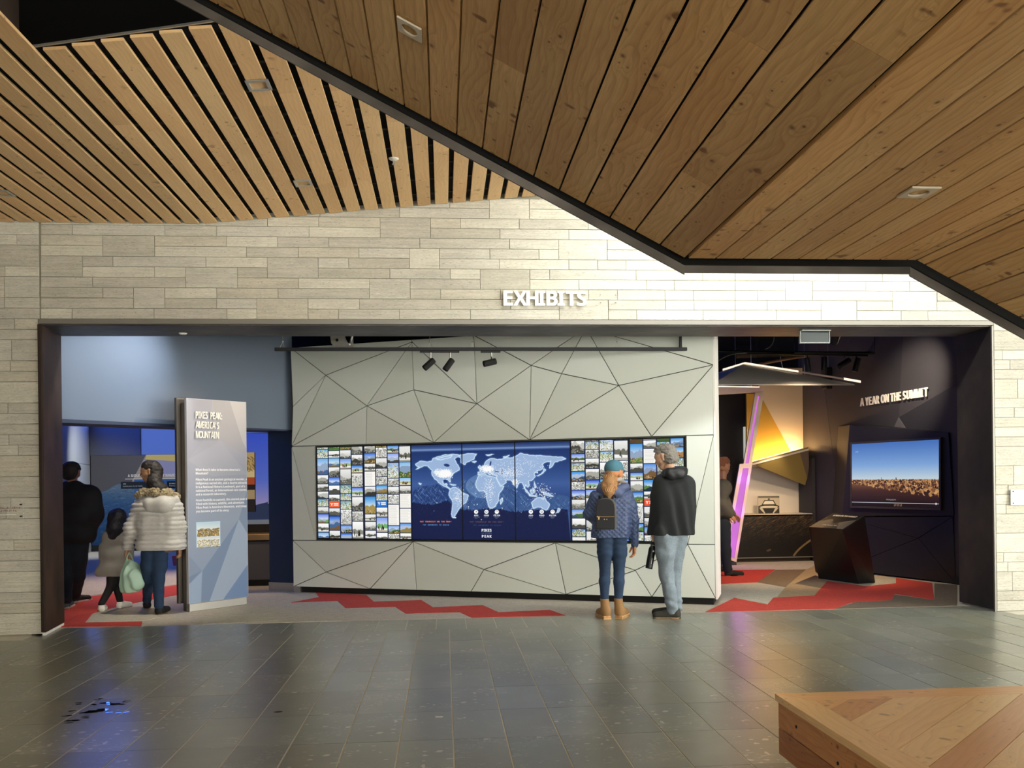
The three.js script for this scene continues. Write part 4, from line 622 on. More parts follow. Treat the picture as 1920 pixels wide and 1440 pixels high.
  const ctex = canvas(512, 320, (g, w, h) => { g.fillStyle = '#17171a'; g.fillRect(0, 0, w, h); g.fillStyle = '#5a564f'; g.beginPath(); g.moveTo(0, h); g.lineTo(0, 190); g.lineTo(150, 120); g.lineTo(280, 200); g.lineTo(512, 110); g.lineTo(512, h); g.fill(); g.fillStyle = '#2a292b'; g.beginPath(); g.moveTo(200, h); g.lineTo(300, 160); g.lineTo(420, h); g.fill(); g.fillStyle = '#e6e4dd'; g.font = 'bold 40px sans-serif'; g.fillText('A YEAR ON THE SUMMIT', 70, 62, 380); blur(g, 150, 246, 220, 18); g.fillStyle = '#0a0a0a'; g.beginPath(); g.arc(256, 160, 44, 0, 7); g.fill(); });
  const tn = t1.clone().sub(t0).cross(t3.clone().sub(t0)).normalize(); if (tn.y < 0) tn.negate();
  part('top_plate', prism([t0, t1, t2, t3], tn.clone().multiplyScalar(-lift)), M.black, cs); part('print', quadUV(...[t0, t1, t2, t3].map(p => p.clone().addScaledVector(tn, .0015))), std({ map: ctex, roughness: .25 }), cs);
  part('kick_panel', new ConvexGeometry([atY(1529, 1072, .06), b0.clone().setY(.06), b0.clone().add(V3(.1, .05, -.08)), t0.clone().add(V3(.01, -.02, -.03)), t0.clone().add(V3(.0, -.03, .0))]), M.black, cs);
}
// ---------------------------------------------------------------- race exhibit: rock front, niche, folded walls
{
  const Z = -5.72, t = thing('race_exhibit', 'tall exhibit of folded yellow and white facets over a rock printed front', 'exhibit'), p = (x, y, z = Z) => atZ(x, y, z);
  const rock = canvas(1024, 620, (g, w, h) => { g.fillStyle = '#120e0a'; g.fillRect(0, 0, w, h); const r = rng(15); for (let i = 0; i < 2200; i++) { const x = w * r(), y = h * r() * (.5 + .5 * r()), k = Math.pow(1 - y / h, 1.6); g.strokeStyle = `rgba(${130 + 60 * r()},${105 + 45 * r()},${70 + 40 * r()},${.5 * k * r()})`; g.lineWidth = 2 + 7 * r(); g.beginPath(); g.moveTo(x, y); g.lineTo(x + 26 + 40 * r(), y - 18 - 26 * r()); g.stroke(); g.strokeStyle = `rgba(0,0,0,${.5 * r()})`; g.beginPath(); g.moveTo(x, y + 8); g.lineTo(x + 40 * r(), y - 10); g.stroke(); } g.strokeStyle = 'rgba(150,125,85,.8)'; g.lineWidth = 26; g.beginPath(); g.moveTo(770, 600); g.bezierCurveTo(820, 520, 860, 470, 1020, 350); g.stroke(); g.fillStyle = 'rgba(140,120,80,.5)'; g.beginPath(); g.ellipse(450, 510, 34, 16, -.4, 0, 7); g.fill(); });
  const a = p(1380, 1052), b = p(1524, 1050), y0 = .075, yT = .81, xr = p(1524, 1000).x, xl = p(1376, 1050).x;
  part('rock_front', box(xr - xl, yT - y0, .06, (xl + xr) / 2, (yT + y0) / 2, Z - .03), M.black, t); part('rock_print', quadUV(V3(xl, y0, Z + .003), V3(xr, y0, Z + .003), V3(xr, yT - .03, Z + .003), V3(xl, yT - .03, Z + .003)), std({ map: rock, roughness: .4 }), t); part('plinth', box(xr - xl - .05, y0, .3, (xl + xr) / 2, y0 / 2, Z - .2), std({ color: 0x3a2f28, roughness: .7 }), t); part('base_trim', box(xr - xl + .02, .014, .07, (xl + xr) / 2, y0 + .002, Z - .02), M.alu, t);
  part('shelf', box(xr - xl, .035, .62, (xl + xr) / 2, yT - .012, Z - .31), std({ color: 0xd9cdb8, roughness: .5 }), t);
  const Zb = Z - .6, white = std({ color: 0xcfc4b4, roughness: .7 }), yellow = std({ color: 0xb8953a, roughness: .65 }), olive = std({ color: 0x8f7a42, roughness: .7 });
  const slab = (name, pts, mat, off = V3(0, 0, -.05), lab) => part(name, prism(pts, off), mat, t, lab);
  slab('niche_wall', [p(1389, 966, Zb).setY(yT), V3(xr + .1, yT, Zb), p(1522, 862, Zb), p(1404, 870, Zb)], white);
  // overhanging facets above the niche, their upper edge carrying a light strip
  const e0 = p(1411, 869), e1 = p(1516, 841), k0 = p(1411, 874, Z - .04), k1 = p(1493, 890, Z - .3), k2 = p(1518, 913, Z - .3), k3 = p(1518, 860, Z - .02), kk = p(1500, 849, Z);
  slab('soffit_facet', [e0, kk, k2, k1], olive, V3(0, 0, -.03), 'yellow facet'); slab('soffit_facet', [kk, e1, k2], std({ color: 0x6d5c4c, roughness: .7 }), V3(0, 0, -.03), 'brown facet');
  const Zu = Z - .45, u = (x, y) => p(x, y, Zu);
  slab('upper_facet', [u(1400, 878), u(1486, 852), u(1424, 738), u(1400, 738)], yellow, V3(0, 0, -.05), 'yellow facet'); slab('upper_facet', [u(1486, 852), u(1508, 846), u(1508, 690), u(1424, 690), u(1424, 738)], white, V3(0, 0, -.05), 'white facet');
  slab('ledge', [e0, e1, u(1512, 846), u(1404, 876)], white, V3(0, -.03, 0)); 
  const lip = V3(0, .028, 0); part('ledge_lip', prism([e0, e1, e1.clone().add(lip), e0.clone().add(lip)], V3(0, 0, -.015)), olive, t);
  const m = e0.clone().lerp(e1, .5); m.z = Z - .2; m.y += .03; const ls = []; for (let i = 0; i < 5; i++) { const q = e0.clone().lerp(e1, (i + .5) / 5); q.z = Z - .26; q.y += .022; ls.push(q); }
  part('light_strip', prism([e0, e1].flatMap((q, i) => i ? [q.clone().add(V3(-.02, .012, -.24)), q.clone().add(V3(-.02, .03, -.24))].reverse() : [q.clone().add(V3(.02, .03, -.24)), q.clone().add(V3(.02, .012, -.24))]), V3(0, 0, -.02)), glow(0xffdca0, 2.5), t, 'warm light strip');
  for (const q of ls) { const l = new THREE.PointLight(0xffca80, .5); l.position.copy(q); l.position.y += .04; l.castShadow = true; t.add(l); }
  spot(t, V3((xl + xr) / 2, 2.0, Z + .5), V3((xl + xr) / 2, 1.0, Zb), 0xffe2b8, 3, .55);
  slab('side_wall', [V3(xr + .01, .0, Z - .02), V3(xr + .06, .0, Z - .02), V3(xr + .06, 1.78, Z - .02), V3(xr + .01, 1.76, Z - .02)], M.darkWall, V3(0, 0, -.7));
  // dark facets further left behind the pylon
  slab('rear_facet', [p(1335, 735, -7.2), p(1335, 1052, -7.2), p(1420, 1052, -7.2), p(1412, 735, -7.2)], std({ color: 0x383230, roughness: .8 }), V3(0, 0, -.05));
  slab('rear_facet', [p(1335, 760, -7.15), p(1335, 1052, -7.15), p(1392, 1052, -7.15)], M.darkWall3, V3(0, 0, -.02));
  const lit = p(1396, 800, -7.0), lb = p(1415, 870, -7.0); one('light_box', box(lb.x - lit.x, lit.y - lb.y, .06, (lit.x + lb.x) / 2, (lit.y + lb.y) / 2, -7.05), glow(0xdfe0d2, .6), 'pale glowing box behind the pink pylon', 'light box');
  // car picture cut-out with its stand
  const ct = canvas(512, 384, (g, w, h) => { g.fillStyle = '#b3a68f'; g.fillRect(0, 0, w, h); g.fillStyle = '#2b241c'; g.fillRect(6, 0, 500, 14); g.fillStyle = '#6b6152'; g.fillRect(6, 14, 500, 26); const P = (c, pts) => { g.fillStyle = c; g.beginPath(); pts.forEach(([x, y], i) => g[i ? 'lineTo' : 'moveTo'](x, y)); g.fill(); }; P('#2a251e', [[150, 90], [370, 90], [430, 190], [500, 220], [506, 384], [6, 384], [8, 220], [86, 190]]); P('#d8ceb8', [[165, 106], [355, 106], [398, 178], [116, 178]]); P('#3a342b', [[120, 182], [394, 182], [370, 200], [150, 200]]); P('#c8bda6', [[40, 232], [150, 216], [362, 216], [474, 232], [440, 262], [76, 262]]); P('#15120e', [[130, 280], [384, 280], [330, 368], [184, 368]]); P('#b8ad96', [[30, 250], [110, 270], [170, 380], [150, 384], [60, 300]]); P('#b8ad96', [[484, 250], [404, 270], [344, 380], [364, 384], [454, 300]]); g.fillStyle = '#1a1712'; g.beginPath(); g.ellipse(258, 66, 28, 16, 0, 0, 7); g.fill(); });
  const cz = Z - .28, cb = p(1421, 960, cz), c1 = p(1461, 930, cz), cp = thing('car_picture', 'small sepia picture of a racing car standing on the lit shelf', 'picture'); part('print', quadUV(V3(cb.x, yT + .006, cz + .012), V3(c1.x, yT + .006, cz + .012), V3(c1.x, c1.y, cz + .012), V3(cb.x, c1.y, cz + .012)), std({ map: ct, roughness: .6 }), cp); part('board', box(c1.x - cb.x, c1.y - yT - .006, .02, (c1.x + cb.x) / 2, (c1.y + yT + .006) / 2, cz), M.white, cp);
}
// leaning pylon with a pink light channel
{
  const t = thing('light_pylon', 'leaning white pylon with a glowing pink light channel', 'pylon'), z = -5.3, zt = -5.0, p = (x, y) => atZ(x, y, lerp(z, zt, (1050 - y) / 320));
  const white = std({ color: 0xd8c8b4, roughness: .6 }), foot = p(1357, 1051), off = V3(.05, 0, -.18);
  const fr = (pts) => prism(pts, off, 'y');
  // lower box: frame of four rails round the channel, upper box the same but narrow
  const O = [p(1357, 1046), p(1381, 1054), p(1411, 868), p(1387, 870)], I = [p(1361, 1045), p(1377, 1047), p(1404, 878), p(1393, 878)];
  part('lower_frame', merge([0, 1, 2, 3].map(i => fr([O[i], O[(i + 1) % 4], I[(i + 1) % 4], I[i]]))), white, t);
  const O2 = [p(1394, 872), p(1409, 872), p(1433, 733), p(1416, 736)], I2 = [p(1397, 872), p(1403, 872), p(1424, 742), p(1421, 742)];
  part('upper_frame', merge([0, 1, 2, 3].map(i => fr([O2[i], O2[(i + 1) % 4], I2[(i + 1) % 4], I2[i]]))), white, t);
  const back = (q) => q.map(v => v.clone().add(V3(.01, 0, -.04)));
  part('light_channel', prism(back(I), V3(0, 0, -.02)), glow(0xe07ae6, .8), t, 'glowing pink channel'); part('light_channel', prism(back(I2), V3(0, 0, -.02)), glow(0xe07ae6, .85), t, 'glowing pink channel');
  for (const y of [900, 960, 1020]) { const q = p(lerp(1367, 1400, (1047 - y) / 170), y); const l = new THREE.PointLight(0xd858f0, .12); l.position.copy(q).add(V3(0, 0, .06)); l.castShadow = true; t.add(l); }
  part('foot_plate', prism([foot.clone().setY(.003), p(1381, 1054).setY(.003), p(1381, 1054).setY(.06), foot.clone().setY(.06)], V3(.05, 0, -.18)), M.darkWall, t);
}
// folded canopies
{
  const white = std({ color: 0xeee4d8, roughness: .7 }), mk = (name, label, quads, led) => { const t = thing(name, label, 'canopy'); for (const [q, off] of quads) part('canopy_panel', prism(q, off), white, t); for (const [a, b, r] of led) part('light_edge', prism([a, b, b.clone().add(V3(0, r, 0)), a.clone().add(V3(0, r, 0))], V3(0, 0, -.02)), glow(0xffe6c4, 2.6), t, 'glowing edge'); return t; };
  const A = atZ(1396, 684, -4.9), B = atZ(1613, 719, -3.6), C = atZ(1340, 703, -5.6), D = atZ(1338, 722.5, -3.2), E = atZ(1603, 722.5, -3.55), A0 = A.clone();
  const t = mk('folded_canopy', 'large folded white canopy with a glowing upper edge', [[[D, E, A], V3(0, .02, -.02)], [[D, A, C], V3(0, .02, -.02)]], []);
  const led = (a, b, w0) => part('light_edge', prism([a, b, b.clone().add(V3(0, w0, 0)), a.clone().add(V3(0, w0, 0))], V3(0, .0, .02)), glow(0xffe9cc, 1.4), t, 'glowing edge');
  led(A.clone().add(V3(0, .01, .02)), A.clone().lerp(B, .48).add(V3(0, .012, .02)), .026); part('dim_edge', prism([A.clone().lerp(B, .48).add(V3(0, .012, .02)), A.clone().lerp(B, .86).add(V3(0, .012, .02)), A.clone().lerp(B, .86).add(V3(0, .034, .02)), A.clone().lerp(B, .48).add(V3(0, .036, .02))], V3(0, 0, .02)), white, t); led(A.clone().lerp(B, .86).add(V3(0, .01, .02)), B.clone().add(V3(0, .01, 0)), .03); led(atZ(1355, 695, -5.4), A.clone().add(V3(0, .01, .0)), .03);
  for (const [x, y, z] of [[1379, 684, -5.1], [1509, 702, -4.3]]) { const q = atZ(x, y + 12, z); part('hanger', merge([bar(q, V3(q.x, 3.97, q.z), .004, 6), new THREE.SphereGeometry(.018, 8, 6).translate(q.x, q.y + .06, q.z)]), M.alu, t); }
  const F = atZ(1432, 727, -4.9), G = atZ(1338, 726, -4.4), H = atZ(1338, 739.5, -4.6), I = atZ(1431, 733.5, -4.95);
  const t2 = mk('folded_canopy', 'narrow white canopy blade resting on the pink pylon top', [[[G, H, I, F], V3(0, .01, -.3)]], []);
  part('hanger', bar(F.clone().add(V3(-.15, .0, -.15)), F.clone().add(V3(-.15, 3.97 - F.y, -.15)), .004, 6), M.alu, t2); part('light_edge', prism([G.clone().add(V3(0, .012, -.05)), F.clone().add(V3(-.05, .012, -.05)), F.clone().add(V3(-.05, .026, -.05)), G.clone().add(V3(0, .026, -.05))], V3(0, 0, -.03)), glow(0xffdcb8, 1.6), t2, 'glowing edge'); for (const k of [.3, .75]) { const w = new THREE.PointLight(0xffdcb8, .45); w.position.copy(G.clone().lerp(F, k)).add(V3(0, .05, .0)); w.castShadow = true; t2.add(w); } 
}
// services under the dark gallery ceiling
{
  const pipe = (label, pts, r, mat, name = 'service_pipe') => { if (name !== 'service_pipe') return one(name, wire(pts, r, 30), mat, label, 'cable'); const t = thing(name, label, 'pipe'); part('conduit', wire(pts, r, 30), mat, t); for (const q of [pts[0], pts.at(-1)]) part('hanger', bar(q.clone().add(V3(0, r * .5, 0)), V3(q.x, 3.972, q.z), .005, 5), M.blackMetal, t); };
  const P = (x, y, z) => atZ(x, y, z);
  pipe('straight dark conduit running level over the right gallery', [P(1340, 659, -4.2), P(1500, 663, -4.2), P(1680, 666, -4.2)], .03, M.blackMetal); pipe('paler slanting conduit above the large canopy', [P(1420, 684, -6), P(1480, 672, -6), P(1540, 664, -6)], .028, std({ color: 0x6a5a48, roughness: .5 })); pipe('brown level duct behind the hanging conduits', [P(1380, 668, -6.5), P(1460, 666, -6.5), P(1560, 668, -6.5)], .04, std({ color: 0x5c5040, roughness: .6 }));
  pipe('looping grey cable hanging from the gallery ceiling', [P(1452, 628, -3.5), P(1450, 640, -3.5), P(1444, 650, -3.5), P(1435, 655, -3.5)], .005, M.alu, 'hanging_cable'); pipe('thin cable dropping to the large canopy edge', [P(1463, 668, -4.5), P(1466, 682, -4.5), P(1468, 691, -4.5)], .005, M.alu, 'hanging_cable'); pipe('bundle of cables curving down behind the white end panel', [P(1342, 680, -4), P(1358, 670, -4), P(1376, 664, -4), P(1400, 662, -4)], .008, std({ color: 0x8a7c68 }), 'hanging_cable');
  const rail = thing('lighting_track', 'black lighting track over the right gallery carrying four spotlights', 'track'), a = P(1490, 661, -3.4), b = P(1640, 662, -3.2); part('rail', bar(a, b, .022, 6), M.blackMetal, rail); part('hanger', merge([bar(a, V3(a.x, 3.97, a.z), .006, 5), bar(b, V3(b.x, 3.97, b.z), .006, 5)]), M.blackMetal, rail);
  [[1514, 684, 8, 'leftmost of four spotlights on the right gallery track'], [1545, 682, -4, 'second of four spotlights on the right gallery track'], [1583, 681, -58, 'third of four spotlights on the right gallery track, tilted'], [1606, 684, -16, 'rightmost of four spotlights on the right gallery track']].forEach(([x, y, d, lab]) => { const tt = (x - 1490) / 150, q = a.clone().lerp(b, tt), c = P(x, y, q.z), s = thing('spotlight', lab, 'spotlight', q, 'spotlights on the right gallery track'); part('stem', bar(V3(0, -.02, 0), V3(0, -.07, 0), .008), M.blackMetal, s); part('lamp_head', lathe([[0, -.1], [.034, -.1], [.04, -.09], [.04, .09], [.03, .1], [0, .1]], 18).rotateZ(d * Math.PI / 180).translate(0, c.y - q.y, 0), M.blackMetal, s); });
  const hx = P(1553, 703, -5.3), hs = thing('pendant_speaker', 'black boxy speaker hanging behind the large canopy', 'speaker', hx); part('case', box(.17, .36, .2, 0, -.06, 0, .02), M.black, hs); part('hanger', bar(V3(0, .1, 0), V3(0, 3.97 - hx.y, 0), .003), M.alu, hs); part('grille', box(.15, .2, .01, 0, -.02, .1, .004), M.blackMetal, hs);
  // clear plastic box below the lintel
  const c0 = atZ(1500, 644, -.25), c1 = atZ(1554, 622, -.25), sb = thing('sign_box', 'translucent pale sign box under the steel lintel at right', 'sign box', V3((c0.x + c1.x) / 2, OY - .06, -.25)); const bw = c1.x - c0.x, bh = OY - .06 - c0.y;
  part('mount_plate', box(bw * 1.0, .012, .12, 0, -.006, 0, .003), M.alu, sb); part('acrylic_panel', box(bw, bh - .014, .03, 0, -.013 - (bh - .014) / 2, 0, .01), phy({ color: 0x58686c, roughness: .3, transmission: .6, thickness: .0, metalness: 0 }), sb); part('edge_rim', merge([box(bw, .008, .036, 0, -bh + .006, 0, .003), box(.008, bh, .036, -bw / 2, -bh / 2, 0, .003), box(.008, bh, .036, bw / 2, -bh / 2, 0, .003)]), std({ color: 0xcfd6d6, roughness: .3 }), sb);
}
// wall plaques on the stone piers
{
  const mk = (label, x0, y0, x1, y1, tex, mat, pins) => { const a = atZ(x0, y1, .05), b = atZ(x1, y0, .05), t = thing('wall_plaque', label, 'plaque', V3((a.x + b.x) / 2, (a.y + b.y) / 2, .05)), w = b.x - a.x, h = b.y - a.y; part('plate', box(w, h, .008, 0, 0, 0, .002), mat, t); if (tex) part('print', quadUV(V3(-w * .46, -h * .4, .0048), V3(w * .46, -h * .4, .0048), V3(w * .46, h * .4, .0048), V3(-w * .46, h * .4, .0048)), tex, t); for (const [sx, sy] of pins) part('standoff', bar(V3(sx * (w / 2 - .025), sy * (h / 2 - .02), -.022), V3(sx * (w / 2 - .025), sy * (h / 2 - .02), .008), .007), M.blackMetal, t); };
  mk('clear acrylic plaque with faint red print on the left stone pier', -26, 942, 43.5, 973, null, phy({ color: 0xffffff, roughness: .08, transmission: 1, thickness: 0, ior: 1.45 }), [[-1, -1], [-1, 1], [1, -1], [1, 1]]);
  mk('white plaque with grey print on the right stone pier', 1895, 917.5, 1932, 947, std({ map: canvas(320, 240, (g, w, h) => { g.fillStyle = '#f6f6f4'; g.fillRect(0, 0, w, h); g.fillStyle = '#8f8f8c'; blur(g, 50, 100, 240, 28); blur(g, 130, 150, 150, 28); }), roughness: .5 }), M.white, [[-1, -1], [-1, 1], [1, -1], [1, 1]]);
  const t = scene.children.filter(o => o.name === 'wall_plaque')[0], w = .38, h = .16;
  const g = canvas(512, 256, (c, W, H) => { c.clearRect(0, 0, W, H); c.fillStyle = 'rgba(150,60,50,.75)'; blur(c, 60, 56, 400, 38); blur(c, 90, 112, 330, 38); c.fillStyle = 'rgba(250,250,245,.9)'; c.fillRect(140, 196, 260, 16); });
  part('print', quadUV(V3(-w / 2, -h * .42, .0052), V3(w / 2, -h * .42, .0052), V3(w / 2, h * .42, .0052), V3(-w / 2, h * .42, .0052)), std({ map: g, transparent: true, roughness: .5 }), t, 'faint red print');
}
// ---------------------------------------------------------------- timber bench in the foreground
{
  const Y = .45, X0 = atY(1448, 1297.5, Y).x, Zf = atY(1600, 1296, Y).z, X1 = 3.5, Z1 = 6.75, xi = atY(1600, 1355, Y).x, zi = atY(1700, 1308, Y).z, t = thing('bench', 'solid timber bench with a diagonal plank top in a mitred border', 'bench', V3(X0, 0, Zf));
  const L = (p) => V3(p[0] - X0, Y, p[1] - Zf), th = V3(0, -.03, 0), warm = [[1.2, 1.06, .84], [1.25, 1.2, 1.0], [1.24, 1.26, 1.12], [1.22, 1.2, 1.06], [1.0, .78, .58], [1.26, 1.3, 1.2], [1.24, 1.2, 1.0]].map(c => std({ color: lin(...c), map: woodPaleLitTex, roughness: .32 })), wood = (i) => warm[i % 7];  // top planks tinted lighter, carrying the strong window light in their colour
  const add = (name, poly, mat, ang, lab) => { // polygon on the top with grain along ang
    const P = poly.map(L), g = prism(P, th); const pos = g.attributes.position, uv = g.attributes.uv, c = Math.cos(ang), s = Math.sin(ang), o = R() * 5; for (let i = 0; i < pos.count; i++) uv.setXY(i, c * pos.getX(i) + s * pos.getZ(i) + o, -s * pos.getX(i) + c * pos.getZ(i) + pos.getY(i) + o * 3); part(name, g, mat, t, lab); };
  const e = .0012;
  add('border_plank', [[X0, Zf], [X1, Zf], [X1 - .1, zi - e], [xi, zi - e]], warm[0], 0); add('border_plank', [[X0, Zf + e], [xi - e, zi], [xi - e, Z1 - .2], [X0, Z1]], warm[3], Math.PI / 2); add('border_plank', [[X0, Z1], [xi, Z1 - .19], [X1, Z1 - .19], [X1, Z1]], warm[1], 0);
  const b0 = atY(1907, 1307.5, Y), b1 = atY(1741, 1437.5, Y), dir = [b1.x - b0.x, b1.z - b0.z], dl = Math.hypot(...dir); dir[0] /= dl; dir[1] /= dl; const nr = [dir[1], -dir[0]]; if (nr[0] < 0) { nr[0] *= -1; nr[1] *= -1; }
  const clip = (P, f) => { const o = []; for (let i = 0; i < P.length; i++) { const a = P[i], b = P[(i + 1) % P.length], fa = f(a), fb = f(b); if (fa >= 0) o.push(a); if (fa * fb < 0) { const k = fa / (fa - fb); o.push([lerp(a[0], b[0], k), lerp(a[1], b[1], k)]); } } return o; };
  const off = (p) => (p[0] - b0.x) * nr[0] + (p[1] - b0.z) * nr[1], cuts = [1600, 1675, 1752, 1827, 1907].map(x => { const q = atY(x, 1308, Y); return off([q.x, q.z]); }); const wd = cuts[4] - cuts[3]; cuts.unshift(cuts[0] - wd, cuts[0] - wd * .0 - .0001 + 0); cuts.splice(1, 1); for (let i = 0; i < 10; i++) cuts.push(cuts.at(-1) + wd);
  cuts.unshift(-9); const tones = [0, 0, 4, 2, 3, 5, 4, 3, 2, 5, 1, 3, 2, 1, 0, 2, 3, 4];
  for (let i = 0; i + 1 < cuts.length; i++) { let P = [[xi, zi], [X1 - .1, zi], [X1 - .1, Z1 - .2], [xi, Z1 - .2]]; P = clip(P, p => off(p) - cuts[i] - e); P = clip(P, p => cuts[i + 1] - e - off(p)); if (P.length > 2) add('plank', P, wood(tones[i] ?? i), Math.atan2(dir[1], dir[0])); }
  // sides: two boards high under an overhanging edge, on a recessed base
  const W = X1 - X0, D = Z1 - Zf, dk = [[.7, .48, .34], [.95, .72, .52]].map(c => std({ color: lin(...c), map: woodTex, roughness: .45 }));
  [[.18, .298], [.302, .418]].forEach(([a, b], i) => { part('side_board', box(.026, b - a, D - .03, .022, (a + b) / 2, D / 2, .002, 'z'), dk[i], t); part('side_board', box(W - .06, b - a, .026, W / 2, (a + b) / 2, .022, .002, 'x'), dk[i], t); part('side_board', box(W - .06, b - a, .026, W / 2, (a + b) / 2, D - .022, .002, 'x'), dk[i], t); part('side_board', box(.026, b - a, D - .03, W - .022, (a + b) / 2, D / 2, .002, 'z'), dk[i], t); });
  part('base', box(W - .5, .17, D - .5, W / 2, .087, D / 2, .004), M.black, t); part('carcass', box(W - .08, .2, D - .08, W / 2, .29, D / 2, .004), M.black, t);
  part('knot_plug', merge([[.1, .36], [.5, .33], [.95, .27], [.32, .22]].map(([z, y]) => new THREE.CylinderGeometry(.007, .007, .004, 10).rotateZ(Math.PI / 2).translate(.008, y, z + .12))), M.rubber, t);
}
// ---------------------------------------------------------------- water and crumbs on the slate
{
  const r = rng(42), blob = (x, z, a, b, t) => { const pts = []; for (let i = 0; i < 14; i++) { const q = i / 14 * Math.PI * 2, k = .65 + .5 * r(); pts.push(new THREE.Vector2(x + Math.cos(q + t) * a * k, -z - Math.sin(q) * b * k)); } const g = new THREE.ExtrudeGeometry(new THREE.Shape(pts), { depth: .0006, bevelEnabled: false }); return g.rotateX(-Math.PI / 2).translate(0, .0009, 0); };
  const spots = [[180, 1334, .07, .03], [165, 1338, .05, .02], [192, 1330, .05, .022], [215, 1320, .06, .02], [200, 1318, .05, .015], [236, 1314, .035, .012], [150, 1320, .03, .012], [136, 1332, .03, .012], [125, 1341, .03, .01], [140, 1350, .05, .01], [128, 1354, .03, .008], [228, 1322, .03, .01], [175, 1322, .02, .01], [205, 1336, .02, .008], [222, 1336, .02, .008], [160, 1345, .03, .01], [186, 1312, .03, .01], [235, 1336, .015, .006]];
  const g = []; for (const [x, y, a, b] of spots) for (let k = 0; k < 2; k++) { const q = atY(x + 8 * (r() - .5), y + 4 * (r() - .5)); g.push(blob(q.x, q.z, a * (.6 + .4 * r()), b, r() * .5)); }
  const m = one('water_splashes', merge(g), phy({ color: 0x101214, roughness: .02, clearcoat: 1, clearcoatRoughness: .02 }), 'dark splashes of water drying on the slate floor at left', 'water'); m.userData.kind = 'stuff';
  const l = atY(521, 1335.5), w = atY(823, 1344.5), w2 = atY(676, 1287);
  one('leaf_scrap', prism([V3(l.x - .025, .0008, l.z), V3(l.x, .0008, l.z + .012), V3(l.x + .028, .0008, l.z - .004), V3(l.x, .0008, l.z - .012)], V3(0, .003, 0)), M.black, 'small dark leaf scrap lying on the slate tiles', 'scrap');
  one('paper_scrap', prism([V3(w.x - .024, .0008, w.z + .004), V3(w.x + .022, .0008, w.z + .006), V3(w.x + .026, .0008, w.z - .005), V3(w.x - .018, .0008, w.z - .008)], V3(0, .002, 0)), M.white, 'small white paper scrap lying on the slate tiles', 'scrap');
}
// ---------------------------------------------------------------- fittings in the timber ceilings
{
  const down = (label, x, y, z, tiltZ, size, kind) => {
    const t = thing('recessed_downlight', label, 'downlight', V3(x, y, z)); t.rotation.z = tiltZ;
    const s = new THREE.Shape([[-1, -1], [1, -1], [1, 1], [-1, 1]].map(p => new THREE.Vector2(p[0] * size / 2, p[1] * size / 2))), hole = new THREE.Path();
    if (kind === 'round') hole.absarc(0, 0, size * .34, 0, Math.PI * 2, true); else [[-1, -1], [-1, 1], [1, 1], [1, -1]].forEach((p, i) => hole[i ? 'lineTo' : 'moveTo'](p[0] * size * .36, p[1] * size * .36)); s.holes.push(hole);
    const g = new THREE.ExtrudeGeometry(s, { depth: .006, bevelEnabled: true, bevelThickness: .001, bevelSize: .001, bevelSegments: 1, curveSegments: 20 }); g.rotateX(Math.PI / 2); part('trim_plate', g, kind === 'round' ? std({ color: 0xcfc6b2, roughness: .5, metalness: .1 }) : M.alu, t);
    const r = size * .34; if (kind === 'round') { part('reflector', lathe([[r, 0], [r * .98, .012], [r * .8, .035], [r * .5, .05], [0, .055]], 28), M.chrome, t); part('lamp', new THREE.SphereGeometry(r * .3, 12, 8).translate(0, .036, 0), glow(0xfff0d8, .5), t); }
    else { part('reflector', merge([0, 1, 2, 3].map(i => new THREE.PlaneGeometry(size * .72, .07).translate(0, .035, -size * .36).rotateY(i * Math.PI / 2))), new THREE.MeshStandardMaterial({ color: 0xbfc4c2, roughness: .25, metalness: .8, side: THREE.DoubleSide }), t); part('lens', box(size * .7, .006, size * .7, 0, .066, 0, .001), glow(0xe8eef0, .25), t); }
    return t;
  };
  const sl = Math.atan(-S1), dn = .004;
  down('square trimmed downlight with chrome cone in the sloping brown boards', -.112, nearY(-.112) - dn, 5.27, sl, .105, 'round'); down('square trimmed downlight with chrome cone in the level brown boards, at right', 1.855, nearY(1.855) - dn, 5.52, 0, .115, 'round');
  const fl = Math.atan(.0957); down('square grey recessed light near the front of the gapped boards', -1.195, farY(-1.195) - dn, 2.86, fl, .15, 'square'); down('small square grey recessed light deeper in the gapped boards', -1.205, farY(-1.205) - dn, .95, fl, .15, 'square'); down('square grey recessed light at the left edge of the gapped boards', -3.77, farY(-3.77) - dn, .91, 0, .15, 'square');
  // a row of wall washers in the gapped boards over the right half of the stone wall
  [1.3, 2.2, 3.1, 4.0].forEach((x, i) => { const t = down(['first', 'second', 'third', 'last'][i] + ' of four grey wall washers over the stone wall, counted from the left', x, farY(x) - dn, 1.5, fl, .15, 'square'); t.userData.group = 'wall washers over the stone wall'; spot(t, V3(0, -.03, 0), V3(.1, -1.2, -1.5), 0xf0f4f0, 5 + 3.6 * i, 1.15, 1); });
  const x = -.388, y = farY(x), t = thing('sprinkler_head', 'small white sprinkler head in the gapped ceiling boards', 'sprinkler', V3(x, y, 1.35)); part('escutcheon', lathe([[.0, -.012], [.03, -.012], [.042, -.004], [.042, 0], [0, 0]], 20), M.white, t); part('deflector', merge([lathe([[0, -.05], [.016, -.05], [.016, -.047], [0, -.047]], 12), bar(V3(.008, -.012, 0), V3(.004, -.048, 0), .002, 5), bar(V3(-.008, -.012, 0), V3(-.004, -.048, 0), .002, 5)]), M.alu, t);
}
